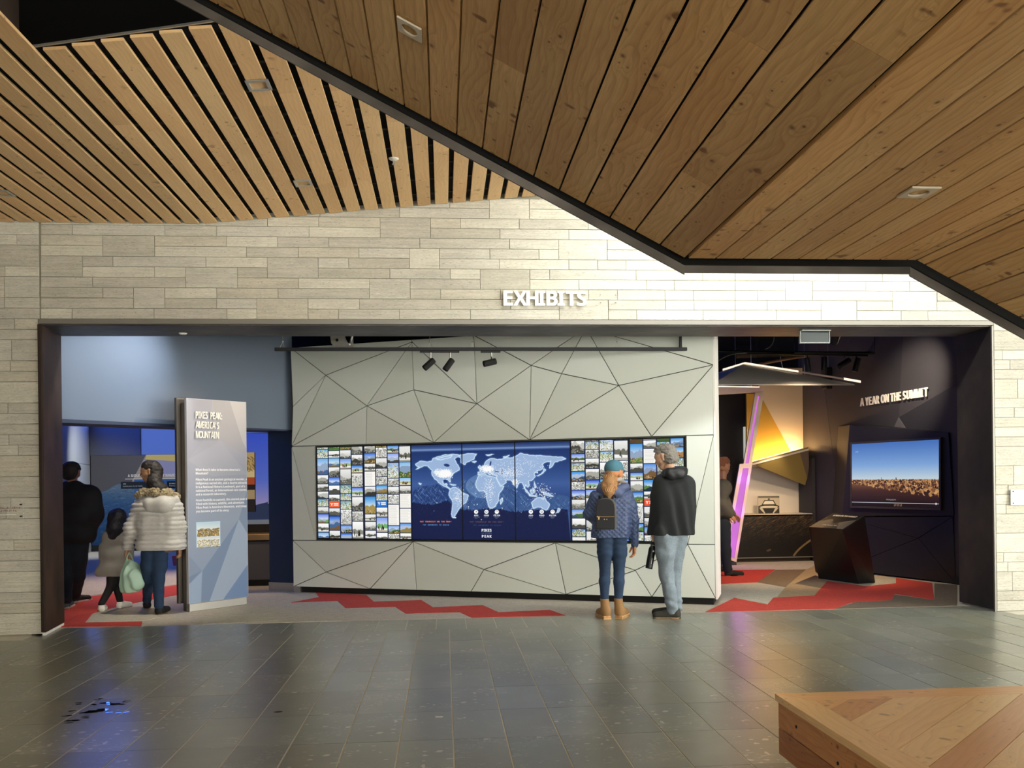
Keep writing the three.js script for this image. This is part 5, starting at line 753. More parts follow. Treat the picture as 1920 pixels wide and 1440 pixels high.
// ---------------------------------------------------------------- people: smooth bodies meshed from joined tapered limbs
const seg = (a, b, ra, rb = ra) => ({ a, d: b.clone().sub(a), l: Math.max(b.distanceToSquared(a), 1e-9), ra, rb });
function surface(prims, { cell = .012, k = .03, disp = null, cut = null } = {}) {
  const lo = V3(9e9, 9e9, 9e9), hi = lo.clone().negate();
  for (const s of prims) { const r = Math.max(s.ra, s.rb) + .03; for (const p of [s.a, s.a.clone().add(s.d)]) { lo.min(p.clone().subScalar(r)); hi.max(p.clone().addScalar(r)); } }
  const f = (x, y, z) => { let m = 1e9; for (const s of prims) { const px = x - s.a.x, py = y - s.a.y, pz = z - s.a.z; let t = (px * s.d.x + py * s.d.y + pz * s.d.z) / s.l; t = t < 0 ? 0 : t > 1 ? 1 : t; const qx = px - t * s.d.x, qy = py - t * s.d.y, qz = pz - t * s.d.z, e = Math.sqrt(qx * qx + qy * qy + qz * qz) - (s.ra + (s.rb - s.ra) * t); if (m > 1e8) m = e; else { const h = Math.max(k - Math.abs(m - e), 0) / k; m = Math.min(m, e) - h * h * k * .25; } } if (disp && m < .06 && m > -.06) m -= disp(x, y, z); if (cut) m = Math.max(m, cut(x, y, z)); return m; };
  const n = [0, 1, 2].map(i => Math.ceil((hi.getComponent(i) - lo.getComponent(i)) / cell) + 2), [nx, ny, nz] = n, F = new Float32Array(nx * ny * nz), I = (i, j, q) => (q * ny + j) * nx + i;
  for (let q = 0; q < nz; q++) for (let j = 0; j < ny; j++) for (let i = 0; i < nx; i++) F[I(i, j, q)] = f(lo.x + i * cell, lo.y + j * cell, lo.z + q * cell);
  const id = new Int32Array(nx * ny * nz).fill(-1), P = [], N = [], U = [], T = [], E = [[0, 1], [2, 3], [4, 5], [6, 7], [0, 2], [1, 3], [4, 6], [5, 7], [0, 4], [1, 5], [2, 6], [3, 7]];
  for (let q = 0; q < nz - 1; q++) for (let j = 0; j < ny - 1; j++) for (let i = 0; i < nx - 1; i++) {
    const v = []; let m = 0; for (let c = 0; c < 8; c++) { const w = F[I(i + (c & 1), j + ((c >> 1) & 1), q + (c >> 2))]; v.push(w); if (w < 0) m |= 1 << c; } if (m === 0 || m === 255) continue;
    let x = 0, y = 0, z = 0, c = 0; for (const [a, b] of E) if ((v[a] < 0) !== (v[b] < 0)) { const t = v[a] / (v[a] - v[b]); x += lerp(a & 1, b & 1, t); y += lerp((a >> 1) & 1, (b >> 1) & 1, t); z += lerp(a >> 2, b >> 2, t); c++; }
    x = lo.x + (i + x / c) * cell; y = lo.y + (j + y / c) * cell; z = lo.z + (q + z / c) * cell; id[I(i, j, q)] = P.length / 3; P.push(x, y, z); const h = cell * .6, g = V3(f(x + h, y, z) - f(x - h, y, z), f(x, y + h, z) - f(x, y - h, z), f(x, y, z + h) - f(x, y, z - h)).normalize(); N.push(g.x, g.y, g.z); U.push(x + z * .6, y);
  }
  const quad = (a, b, c, d, s) => { if (Math.min(a, b, c, d) < 0) return; s ? T.push(a, b, c, a, c, d) : T.push(a, c, b, a, d, c); };
  for (let q = 1; q < nz - 1; q++) for (let j = 1; j < ny - 1; j++) for (let i = 1; i < nx - 1; i++) { const s = F[I(i, j, q)] < 0;
    if (s !== F[I(i + 1, j, q)] < 0) quad(id[I(i, j - 1, q - 1)], id[I(i, j, q - 1)], id[I(i, j, q)], id[I(i, j - 1, q)], s);
    if (s !== F[I(i, j + 1, q)] < 0) quad(id[I(i - 1, j, q - 1)], id[I(i - 1, j, q)], id[I(i, j, q)], id[I(i, j, q - 1)], s);
    if (s !== F[I(i, j, q + 1)] < 0) quad(id[I(i - 1, j - 1, q)], id[I(i, j - 1, q)], id[I(i, j, q)], id[I(i - 1, j, q)], s); }
  const g = new THREE.BufferGeometry(); g.setAttribute('position', new THREE.Float32BufferAttribute(P, 3)); g.setAttribute('normal', new THREE.Float32BufferAttribute(N, 3)); g.setAttribute('uv', new THREE.Float32BufferAttribute(U, 2)); g.setIndex(T); return g;
}
const chain = (...a) => { const o = []; for (let i = 0; i + 3 < a.length; i += 2) o.push(seg(a[i], a[i + 2], a[i + 1], a[i + 3])); return o; };   // point, radius, point, radius ...
function headPrims(c, dir, s = 1) {
  const f = dir.clone().normalize(), u = V3(0, 1, 0), r = f.clone().cross(u).normalize(), uu = r.clone().cross(f), p = (a, b, d) => c.clone().addScaledVector(f, a * s).addScaledVector(uu, b * s).addScaledVector(r, d * s);
  const o = [seg(p(-.025, .012, 0), p(.02, .016, 0), .083 * s, .08 * s), seg(p(.02, -.03, 0), p(.045, -.075, 0), .062 * s, .04 * s), seg(p(.05, -.085, -.012), p(.05, -.085, .012), .028 * s), seg(p(.088, .0, 0), p(.106, -.03, 0), .009 * s, .013 * s), seg(p(.098, -.034, -.011), p(.098, -.034, .011), .009 * s), seg(p(.078, .022, -.035), p(.078, .022, .035), .014 * s), seg(p(.082, -.062, -.018), p(.082, -.062, .018), .010 * s), seg(p(.062, -.022, -.042), p(.03, -.03, -.055), .022 * s), seg(p(.062, -.022, .042), p(.03, -.03, .055), .022 * s)];
  for (const k of [-1, 1]) o.push(seg(p(-.006, .016, .082 * k), p(-.002, -.03, .078 * k), .013 * s, .010 * s));
  return { prims: o, eyes: [-1, 1].map(k => new THREE.SphereGeometry(.012 * s, 10, 8).translate(...p(.076, .0, .031 * k).toArray())), p };
}
function handPrims(w, dir, palm, curl, thumb, s = 1) {
  const d = dir.clone().normalize(), side = d.clone().cross(palm).normalize().multiplyScalar(thumb), n = side.clone().cross(d).multiplyScalar(thumb).normalize(); if (n.dot(palm) < 0) n.negate();
  const p = (a, b, c) => w.clone().addScaledVector(d, a * s).addScaledVector(side, b * s).addScaledVector(n, c * s), o = [];
  for (const b of [-.026, -.009, .009, .026]) o.push(seg(p(.0, b * .6, 0), p(.082, b, 0), .017 * s, .012 * s));
  [[.026, .068], [.009, .078], [-.009, .073], [-.027, .056]].forEach(([b, L], i) => { let q = p(.088, b, 0), a = curl * .35 + i * .06; for (let j = 0; j < 3; j++) { const l = L * [.45, .31, .24][j], nx = q.clone().addScaledVector(d, Math.cos(a) * l * s).addScaledVector(n, Math.sin(a) * l * s); o.push(seg(q, nx, (.0092 - j * .0009) * s, (.0086 - j * .0009) * s)); q = nx; a += curl; } });
  let q = p(.02, .03, .004); for (const [x, y, z, r] of [[.05, .05, .016, .012], [.075, .056, .026, .010], [.094, .05, .036, .0085]]) { const nx = p(x, y, z); o.push(seg(q, nx, r * 1.1 * s, r * s)); q = nx; } return o;
}
const skin = (c) => std({ color: c, roughness: .55 });
function person(label, base, body, head, hands, clothes, skinCol, hairMat) {
  const t = thing('person', label, 'person', base), shift = (g) => g.translate(-base.x, -base.y, -base.z), geos = [surface(body, { cell: .014, k: .04 })];
  if (head) geos.push(surface(head.prims, { cell: .005, k: .018 })); for (const h of hands) geos.push(surface(h, { cell: .0036, k: .008 }));
  part('body', shift(merge(geos)), skin(skinCol), t);
  if (head) part('eyes', shift(merge(head.eyes)), std({ color: 0x2a211c, roughness: .2 }), t);
  for (const [name, prims, mat, opt, lab] of clothes) part(name, shift(Array.isArray(prims) ? surface(prims, opt) : prims), mat, t, lab);
  return t;
}
const wob = (x, y, z, f, s) => noise(x * f + 50, y * f + 50, 997, 997, s) + noise(z * f + 50, y * f * .7 + 50, 997, 997, s + 1) - 1;
const wrinkle = (amp, f, s) => (x, y, z) => amp * wob(x, y, z, f, s);
const quilt = (amp, p) => (x, y, z) => { const a = (x + z * .8) / p + y / p, b = (x + z * .8) / p - y / p; return amp * (Math.abs(Math.sin(a * Math.PI)) * Math.abs(Math.sin(b * Math.PI)) - .5) + .004 * wob(x, y, z, 16, 3); };
const baffle = (amp, p, s) => (x, y, z) => amp * (Math.abs(Math.sin((y + .012 * wob(x, y, z, 9, s)) / p * Math.PI)) - .5) + .006 * wob(x, y, z, 22, s);
const shoe = (heel, toe, r, h = .05) => [seg(heel.clone().setY(r * .9), toe.clone().setY(r * .72), r, r * .8), seg(heel.clone().setY(h + .02), heel.clone().setY(r), r * .92, r), seg(heel.clone().lerp(toe, .45).setY(h), toe.clone().setY(r * .75), r * .8, r * .7)];
const flat = (y0) => (x, y, z) => y0 - y;

// woman in the quilted blue jacket
{
  const Z = -.17, J = (x, y, dz = 0) => atZ(x, y, Z + dz), base = V3(J(1146, 1160).x, 0, Z);
  const hd = headPrims(J(1151.5, 886, -.03), V3(.78, -.12, -.62), 1.0), sL = J(1117, 932), sR = J(1180, 932), eR = J(1186, 972, .0), wR = J(1190, 1017, -.03), eL = J(1104, 964, -.03), wL = J(1122, 982, -.2);
  const hipL = J(1134, 1010), hipR = J(1160, 1010), kL = J(1134, 1075, -.01), kR = J(1160.5, 1075, -.01), aL = J(1133.5, 1135, .02), aR = J(1159.5, 1135, .02);
  const heelL = atY(1133, 1158, 0).setZ(Z + .05), toeL = V3(heelL.x - .035, 0, Z - .13), heelR = atY(1159, 1158, 0).setZ(Z + .05), toeR = V3(heelR.x + .085, 0, Z - .09);
  const torso = (r) => [936, 946, 957, 968, 980, 992].map((y, i) => seg(J(1130, y), J(lerp(1168, 1162, i / 5), y), r * lerp(.8, 1, i / 5)));
  const legs = (g) => [...chain(hipL, .086 + g, J(1134, 1035), .073 + g, kL, .050 + g, J(1133.5, 1090, .015), .052 + g, aL, .034 + g), ...chain(hipR, .086 + g, J(1161.5, 1035), .074 + g, kR, .050 + g, J(1160.5, 1090, .015), .052 + g, aR, .034 + g)];
  const body = [...torso(.085), ...legs(-.01), ...chain(J(1176, 930), .045, J(1184, 950), .04, J(1188.5, 975), .034, wR, .028), ...chain(sL, .05, eL, .04, wL, .03), seg(J(1150, 915), J(1151, 898, -.01), .05, .048), ...shoe(heelL, toeL, .032), ...shoe(heelR, toeR, .032)];
  const hem = J(1146, 1008).y, jk = [...torso(.112), ...chain(sL, .07, eL, .058, wL, .048), ...chain(J(1176, 930), .066, J(1184, 950), .058, J(1188.5, 975, .0), .052, J(1190.5, 1021, -.03), .038), seg(J(1127, 1003), J(1162, 1005), .105), seg(J(1129, 1014), J(1161, 1014), .1), seg(J(1129, 1003, -.05), J(1162, 1005, -.05), .1)];
  const collar = [...chain(J(1128, 918, .03), .045, J(1140, 925, .07), .05, J(1158, 923, .06), .05, J(1171, 914, .0), .04, J(1172, 910, -.07), .035), ...chain(J(1128, 916, .0), .05, J(1128, 910, -.06), .04)];
  const hairP = [...chain(J(1146, 890, .075), .035, J(1142, 905, .10), .055, J(1141, 922, .125), .045, J(1143, 938, .13), .012), ...chain(J(1137, 895, .07), .03, J(1133, 912, .11), .03, J(1139, 930, .125), .014), ...chain(J(1152, 897, .07), .03, J(1152, 915, .10), .024, J(1147, 930, .125), .012)];
  const strand = (x, y, z) => .004 * Math.sin((x * 3 + .3 * Math.sin(y * 20)) * 110) + .003 * wob(x, y, z, 60, 4);
  const boots = (h, t, a) => [...chain(a.clone().setY(.2), .046, h.clone().setY(.07).add(V3(0, 0, -.02)), .047), seg(h.clone().setY(.055), t.clone().setY(.05), .043, .042), seg(h.clone().setY(.095), h.clone().lerp(t, .7).setY(.06), .044, .04)];
  const sole = (h, t) => { const d = t.clone().sub(h), n = d.length(), g = [box(.084, .02, n + .075, 0, .029, -n / 2, .006)]; for (let i = 0; i < 6; i++) g.push(box(.086, .02, .019, 0, .0105, .03 - (n + .055) * i / 5, .003)); const m = merge(g); m.rotateY(Math.atan2(-d.x, -d.z)); return m.translate(h.x, 0, h.z); };
  const denim = std({ color: 0x3a5478, map: denimTex, roughness: .9 }), tan = std({ color: 0xb98d58, map: clothTex, roughness: .8 });
  const cap = [seg(hd.p(-.02, .04, 0), hd.p(.01, .045, 0), .094, .088)];
  const brim = [seg(hd.p(.09, .042, -.045), hd.p(.09, .042, .045), .012), seg(hd.p(.135, .03, -.03), hd.p(.135, .03, .03), .011), seg(hd.p(.10, .04, 0), hd.p(.15, .026, 0), .012)];
  const cy = hd.p(0, .012, 0).y;
  const puff = cloth(0x50638f, { roughness: .5 });
  person('woman in a blue quilted jacket, teal cap and tan boots', base, body, hd, [handPrims(J(1190, 1021, -.03), V3(-.05, -1, -.1), V3(-.9, 0, .1), .55, 1, .95), handPrims(wL, V3(.7, .1, -.7), V3(.2, 0, -1), .5, 1, .9)], [
    ['trousers', legs(.004), denim, { cell: .010, k: .02, cut: (x, y) => .16 - y, disp: (x, y, z) => .0028 * Math.sin(y * 95 + 6 * wob(x, y, z, 8, 2)) * step(.4, .8, y) + .003 * wob(x, y, z, 20, 5) }, 'dark blue jeans'],
    ['jacket', jk, puff, { cell: .0085, k: .026, disp: quilt(.0055, .05), cut: (x, y, z) => x > J(1180.5, 1008).x ? -1 : hem - y }, 'quilted blue jacket'], ['hood', collar, cloth(0x62709a, { roughness: .5 }), { cell: .009, k: .05, disp: wrinkle(.008, 24, 6) }], ['hood_lining', chain(J(1146, 901, .055), .02, J(1163, 899, .03), .022, J(1173, 906, -.03), .016), cloth(0xcfc6bc), { cell: .008, k: .02 }, 'pale collar edge'],
    ['hair', hairP, std({ color: 0xa87c4e, roughness: .5 }), { cell: .006, k: .02, disp: strand }, 'long light brown hair'], ['cap', cap, cloth(0x5a93a8), { cell: .007, k: .02, cut: (x, y, z) => cy - y - (x - hd.p(0, 0, 0).x) * -.06 }, 'teal cap'], ['cap_brim', brim, cloth(0x6fa0bc), { cell: .006, k: .02 }],
    ['boot', boots(heelL, toeL, aL), tan, { cell: .008, k: .03, cut: (x, y) => Math.max(.036 - y, y - .21) }, 'tan ankle boot'], ['boot', boots(heelR, toeR, aR), tan, { cell: .008, k: .03, cut: (x, y) => Math.max(.036 - y, y - .21) }, 'tan ankle boot'], ['boot_sole', sole(heelL, toeL), std({ color: 0xc8a06c, roughness: .8 })], ['boot_sole', sole(heelR, toeR), std({ color: 0xc8a06c, roughness: .8 })],
  ], 0xc98a5e);
  // backpack
  const bp = thing('backpack', 'small dark backpack with gold zip worn over the blue jacket', 'backpack', J(1137.5, 991, .16)); bp.rotation.y = -.28;
  const w = .19, h = .305, pro = new THREE.Shape(); pro.moveTo(-w / 2, .02); pro.quadraticCurveTo(-w / 2, 0, -w / 2 + .02, 0); pro.lineTo(w / 2 - .02, 0); pro.quadraticCurveTo(w / 2, 0, w / 2, .02); pro.lineTo(w / 2, h - .12); pro.bezierCurveTo(w / 2, h - .01, w * .28, h, 0, h); pro.bezierCurveTo(-w * .28, h, -w / 2, h - .01, -w / 2, h - .12); pro.lineTo(-w / 2, .02);
  const ex = (d, b) => new THREE.ExtrudeGeometry(pro, { depth: d, bevelEnabled: true, bevelThickness: b, bevelSize: b * .8, bevelSegments: 2, curveSegments: 10 });
  part('side_band', ex(.085, .008), std({ color: 0x6e6a5e, map: clothTex, roughness: .8 }), bp, 'grey side band'); part('front_panel', ex(.012, .006).scale(.95, .97, 1).translate(0, .004, .088), std({ color: 0x11131c, roughness: .5 }), bp, 'dark front panel');
  part('zip', box(w * .9, .006, .006, 0, .125, .109, .002), M.brass, bp, 'gold zip'); part('zip_pull', merge([box(.012, .03, .006, -w * .36, .11, .112, .002), box(.014, .012, .006, -w * .43, .125, .112, .002)]), M.brass, bp); part('stud', merge([-.012, .012].map(x => new THREE.SphereGeometry(.006, 8, 6).translate(x, .098, .108))), M.brass, bp);
  part('strap', merge([wire([V3(-.05, h - .03, 0), V3(-.075, h + .02, -.06), V3(-.08, h - .02, -.12)], .012, 16), wire([V3(.05, h - .03, 0), V3(.075, h + .03, -.06), V3(.09, h, -.12)], .012, 16), wire([V3(-.02, h, .03), V3(0, h + .03, .03), V3(.02, h, .03)], .006, 12)]), M.rubber, bp);
}
// man in the black jacket with his bottle
{
  const Z = -.07, J = (x, y, dz = 0) => atZ(x, y, Z + dz), base = V3(J(1252, 1160).x, 0, Z);
  const hd = headPrims(J(1247.5, 857, -.02), V3(-.78, -.28, -.55), 1.08), sL = J(1238, 905, -.04), sR = J(1288, 908, .02), eL = J(1232, 953, -.02), wL = J(1223, 998, -.09), eR = J(1291, 950, -.08), wR = J(1272, 968, -.26);
  const hipA = J(1248, 1008, .02), hipB = J(1269, 1008, -.06), kA = J(1249, 1075, -.02), kB = J(1263, 1075, -.12), aA = J(1260, 1142, .03), aB = J(1268, 1138, -.12);
  const heelA = V3(J(1266, 1150).x, 0, Z + .03), toeA = V3(J(1231, 1150).x, 0, Z + .0), heelB = V3(J(1270, 1150).x, 0, Z - .17), toeB = V3(J(1239, 1150).x, 0, Z - .23);
  const torso = (r) => [908, 920, 932, 944, 956, 968, 980, 990].map((y, i) => seg(J(lerp(1246, 1248.5, i / 7), y, -.02 + .003 * i), J(lerp(1282, 1276, i / 7), y + 2 * (1 - i / 7), .01 - .0015 * i), r * lerp(.86, 1.02, Math.min(1, i / 3))));
  const legs = (g) => [...chain(hipA, .1 + g, J(1247, 1037, .01), .082 + g, kA, .06 + g, J(1256, 1108, .02), .054 + g, aA, .05 + g), ...chain(hipB, .1 + g, J(1266, 1037, -.09), .08 + g, kB, .058 + g, aB, .05 + g)];
  const body = [...torso(.09), ...legs(-.016), ...chain(sL, .055, eL, .042, wL, .032), ...chain(sR, .055, eR, .042, wR, .032), seg(J(1259, 893), J(1254, 874), .058, .056), ...shoe(heelA, toeA, .036), ...shoe(heelB, toeB, .036)];
  const hem = J(1262, 1003).y, jk = [...torso(.128), ...chain(sL, .078, J(1233, 930, -.03), .064, eL, .056, wL, .048), ...chain(sR, .08, eR, .06, wR, .05), seg(J(1246, 1000), J(1278, 1000), .128), seg(J(1249, 1010), J(1275, 1010), .12)];
  const hood = [...chain(J(1244, 889, -.09), .03, J(1248, 890, .03), .04, J(1258, 888, .09), .052, J(1273, 886, .09), .05, J(1280, 886, .02), .046, J(1276, 884, -.06), .036)];
  const hair = [seg(hd.p(-.035, .035, 0), hd.p(.0, .055, 0), .092, .088), seg(hd.p(-.05, -.02, -.03), hd.p(-.05, -.02, .03), .07), seg(hd.p(.045, .075, -.02), hd.p(.045, .075, .02), .045)];
  const fold = (x, y, z) => .017 * Math.sin((x * 1.1 - z) * 42 + y * 5 + 3 * wob(x, y, z, 4, 8)) * step(.02, .6, 1.55 - y) * .7 + .0035 * wob(x, y * .35, z, 16, 9);
  const jeans = std({ color: 0xa8b9c6, map: denimTex, roughness: .9 }), shoeM = std({ color: 0x2b2a20, roughness: .7 });
  person('tall man in a black jacket and faded jeans, seen from behind', base, body, hd, [handPrims(J(1223.5, 1002, -.09), V3(.06, -1, .0), V3(.9, 0, .2), 1.0, -1, 1), handPrims(wR, V3(-.6, .1, -.7), V3(-.4, -.2, -.5), .6, 1, 1)], [
    ['trousers', legs(.012), jeans, { cell: .010, k: .03, cut: (x, y) => .05 - y, disp: (x, y, z) => .008 * wob(x * 1.6, y * .6, z * 1.6, 20, 12) + .005 * Math.sin(y * 70 + x * 30 + 6 * wob(x, y, z, 7, 2)) * (step(.3, .1, y) + .2) }, 'faded blue jeans'],
    ['jacket', jk, cloth(0x2a2e30, { roughness: .9 }), { cell: .009, k: .035, disp: fold, cut: flat(hem) }, 'black jacket'], ['hood', hood, cloth(0x26292c, { roughness: .55 }), { cell: .009, k: .05, disp: wrinkle(.012, 22, 14) }],
    ['hair', hair, std({ color: 0x77736c, roughness: .8 }), { cell: .006, k: .03, cut: (x, y, z) => { const q = V3(x, y, z).sub(hd.p(0, 0, 0)), f = V3(-.78, -.28, -.55).normalize(); return Math.max(q.dot(f) - .055 - (q.y > .05 ? .05 : 0), -.085 - q.y); }, disp: (x, y, z) => .009 * wob(x, y, z, 75, 4) + .008 * wob(x, y, z, 34, 24) }, 'curly grey hair'],
    ['shoe', [...shoe(heelA, toeA, .046), seg(heelA.clone().lerp(toeA, .5).setY(.06), heelA.clone().setY(.075), .035, .04)], shoeM, { cell: .007, k: .02, cut: (x, y) => .018 - y }, 'dark olive shoe'], ['shoe', shoe(heelB, toeB, .046), shoeM, { cell: .007, k: .02, cut: (x, y) => .018 - y }, 'dark olive shoe'],
    ...[[heelA, toeA], [heelB, toeB]].map(([h, q]) => ['shoe_sole', prism([h.clone().add(V3(.044, .001, .03)), h.clone().add(V3(.044, .001, -.035)), q.clone().add(V3(-.03, .001, -.034)), q.clone().add(V3(-.03, .001, .028))], V3(0, .022, 0)), std({ color: 0x5d5b46, roughness: .8 })]),
  ], 0xc9a184);
  const a = J(1226, 1012, -.07), b = J(1216.5, 1066, -.03), bt = thing('water_bottle', 'black insulated bottle hanging from the hand of the tall man', 'bottle', b), d = a.clone().sub(b), L = d.length(); bt.quaternion.setFromUnitVectors(V3(0, 1, 0), d.clone().normalize());
  const blk = std({ color: 0x101214, roughness: .35, metalness: .2 }); part('flask', lathe([[0, 0], [.034, 0], [.037, .006], [.037, L * .66], [.034, L * .72], [.022, L * .78], [.022, L * .8], [0, L * .8]], 28), blk, bt); part('cap', lathe([[0, L * .8], [.025, L * .8], [.026, L * .83], [.024, L * .92], [0, L * .93]], 24), M.black, bt); part('carry_loop', new THREE.TorusGeometry(.02, .006, 8, 20).translate(0, L * .95, 0), M.black, bt); part('logo', merge([new THREE.CylinderGeometry(.009, .009, .002, 14).rotateX(Math.PI / 2).translate(.008, L * .6, .037), box(.005, .06, .002, .008, L * .25, .0372, .0005)]), std({ color: 0xb9bec2, roughness: .5 }), bt, 'small pale marks'); part('ring', new THREE.TorusGeometry(.025, .003, 8, 24).rotateX(Math.PI / 2).translate(0, L * .8, 0), M.alu, bt);
}
// visitors walking into the left gallery
{
  const Z = -1.3, J = (x, y, dz = 0) => atZ(x, y, Z + dz), base = V3(J(290, 1150).x, 0, Z - .05);
  const hd = headPrims(J(282, 884, -.03), V3(-.85, -.1, .1), 1), sL = J(262, 951), sR = J(328, 951), eL = J(246, 991, .02), wL = J(238, 1030, -.04), eR = J(336, 990), wR = J(337, 1022, -.06), hipL = J(281, 1037), hipR = J(299, 1037), kL = J(278, 1088, -.06), kR = J(297, 1090, .02), aL = J(277, 1137, -.1), aR = J(299, 1142, .1);
  const heelL = atY(276, 1141).clone(), toeL = V3(heelL.x - .07, 0, heelL.z - .17), heelR = atY(298, 1152), toeR = V3(heelR.x + .03, 0, heelR.z - .2);
  const torso = (r) => [seg(J(278, 955), J(316, 955), r * .95), seg(J(280, 985), J(318, 985), r), seg(J(282, 1018), J(320, 1018), r)];
  const legs = (g) => [...chain(hipL, .088 + g, J(279, 1062), .076 + g, kL, .055 + g, heelL.clone().setY(.1), .042 + g), ...chain(hipR, .088 + g, J(298, 1062), .076 + g, kR, .055 + g, heelR.clone().setY(.1), .042 + g)];
  const white = cloth(0xf0efe9, { roughness: .6 }), hem = J(300, 1031).y;
  person('woman in a white puffer jacket with a fur trimmed hood', base, [...torso(.1), ...legs(-.01), ...chain(sL, .05, eL, .04, wL, .03), ...chain(sR, .05, eR, .04, wR, .03), seg(J(290, 925), J(284, 900), .05, .05), ...shoe(heelL, toeL, .032), ...shoe(heelR, toeR, .032)], hd, [handPrims(wL, V3(-.05, -1, 0), V3(.9, 0, 0), 1.0, -1), handPrims(wR, V3(.05, -1, 0), V3(-.9, 0, 0), .5, 1)], [
    ['trousers', legs(.008), std({ color: 0x2c4a70, map: denimTex, roughness: .9 }), { cell: .012, k: .03, disp: wrinkle(.006, 18, 3), cut: (x, y) => .05 - y }, 'blue jeans'], ['jacket', [...torso(.15), ...chain(sL, .082, eL, .072, wL, .055), ...chain(sR, .082, eR, .07, wR, .052), seg(J(282, 1025), J(322, 1025), .14)], white, { cell: .0095, k: .05, disp: baffle(.016, .052, 5), cut: flat(hem) }, 'white puffer jacket'],
    ['hood', [...chain(J(270, 938, .02), .06, J(285, 946, .1), .075, J(308, 946, .12), .085, J(325, 938, .04), .065)], white, { cell: .011, k: .07, disp: wrinkle(.01, 16, 5) }], ['fur_trim', chain(J(257, 929, -.02), .032, J(268, 923, .06), .042, J(292, 921, .12), .045, J(318, 924, .09), .042, J(332, 932, .0), .036), std({ color: 0xa99b7c, roughness: 1 }), { cell: .007, k: .02, disp: (x, y, z) => .018 * wob(x, y, z, 70, 7) + .012 * wob(x, y, z, 140, 9) }, 'tan fur trim'],
    ['hair', [seg(hd.p(-.03, .03, 0), hd.p(.01, .045, 0), .094, .085), ...chain(hd.p(-.06, -.02, .02), .07, J(289, 905, .05), .07, J(296, 916, .08), .075), seg(J(290, 912, .05), J(305, 917, .06), .06)], std({ color: 0x1c1815, roughness: .6 }), { cell: .007, k: .05, disp: wrinkle(.006, 50, 8), cut: (x, y, z) => { const q = V3(x, y, z).sub(hd.p(0, 0, 0)); return q.dot(V3(-1, 0, .1)) - .05 - (q.y > .045 ? .05 : 0); } }, 'dark hair over the hood'],
    ['shoe', shoe(heelL, toeL, .042), M.black, { cell: .008, k: .02 }], ['shoe', shoe(heelR, toeR, .042), M.black, { cell: .008, k: .02 }],
  ], 0xa9805f);
  const a = J(242, 1036, -.02), bag = thing('carrier_bag', 'pale green plastic carrier bag held by the woman in white', 'bag', J(247, 1111)), bm = phy({ color: 0xbfe0cc, roughness: .5, transmission: .35, thickness: 0 }), Jb = (x, y, z = 0) => J(x, y, z);
  part('bag_body', surface([...chain(Jb(243, 1052), .03, Jb(247, 1075), .105, Jb(248, 1095), .125)], { cell: .01, k: .05, disp: (x, y, z) => .022 * wob(x, y, z, 12, 6) + .008 * Math.sin((x + z) * 60 + 8 * y), cut: (x, y, z) => Jb(247, 1110).y - y }).translate(-bag.position.x, -bag.position.y, -bag.position.z), bm, bag); part('handle', merge([wire([a, Jb(238, 1046), Jb(240, 1060)], .008, 14), wire([a, Jb(248, 1046), Jb(251, 1062)], .008, 14)]).translate(-bag.position.x, -bag.position.y, -bag.position.z), bm, bag);
}
{
  const Z = -1.75, J = (x, y, dz = 0) => atZ(x, y, Z + dz), base = V3(J(214, 1143).x, 0, Z), hd = headPrims(J(220, 974), V3(-.1, -.1, -1), .95), sL = J(204, 1003), sR = J(237, 1003), wL = J(194, 1046, -.03), wR = J(243, 1040, -.05);
  const hL = V3(J(203, 1145).x, 0, Z + .2), tL = hL.clone().add(V3(-.02, 0, -.15)), hR = V3(J(222, 1140).x, 0, Z - .05), tR = hR.clone().add(V3(.07, 0, -.12)), legs = (g) => [...chain(J(212, 1060), .07 + g, J(208, 1100, .06), .045 + g, hL.clone().setY(.09), .032 + g), ...chain(J(222, 1060), .07 + g, J(219, 1100, -.05), .045 + g, hR.clone().setY(.09), .032 + g)], torso = (r) => [seg(J(212, 1008), J(229, 1008), r * .85), seg(J(212, 1040), J(228, 1040), r)];
  person('small child with long dark hair in a pale grey coat', base, [...torso(.08), ...legs(-.008), ...chain(sL, .04, wL, .03), ...chain(sR, .04, wR, .03), seg(J(220, 1000), J(220, 984), .042), ...shoe(hL, tL, .026), ...shoe(hR, tR, .026)], hd, [handPrims(wL, V3(-.1, -1, 0), V3(1, 0, 0), .5, -1, .7), handPrims(wR, V3(.1, -1, 0), V3(-1, 0, 0), .5, 1, .7)], [
    ['coat', [...torso(.115), ...chain(sL, .062, J(197, 1026), .055, wL, .045), ...chain(sR, .062, wR, .045), ...chain(J(206, 1066), .12, J(230, 1066), .12), seg(J(192, 1073), J(236, 1074), .075)], cloth(0xb9b4a8), { cell: .011, k: .05, disp: wrinkle(.012, 14, 9), cut: flat(J(214, 1080).y) }, 'pale grey coat'], ['leggings', legs(.004), cloth(0x1d1b1c), { cell: .01, k: .02 }], ['hair', [seg(hd.p(-.02, .03, 0), hd.p(.02, .035, 0), .1), ...chain(J(220, 975, .05), .09, J(216, 990, .07), .085, J(211, 1004, .09), .05)], std({ color: 0x15141c, roughness: .6 }), { cell: .008, k: .05, disp: wrinkle(.006, 50, 11) }, 'long dark hair'], ['shoe', shoe(hL, tL, .036), M.white, { cell: .008, k: .02 }, 'white shoe'], ['shoe', shoe(hR, tR, .036), M.white, { cell: .008, k: .02 }, 'white shoe'],
  ], 0xb08a6c);
}
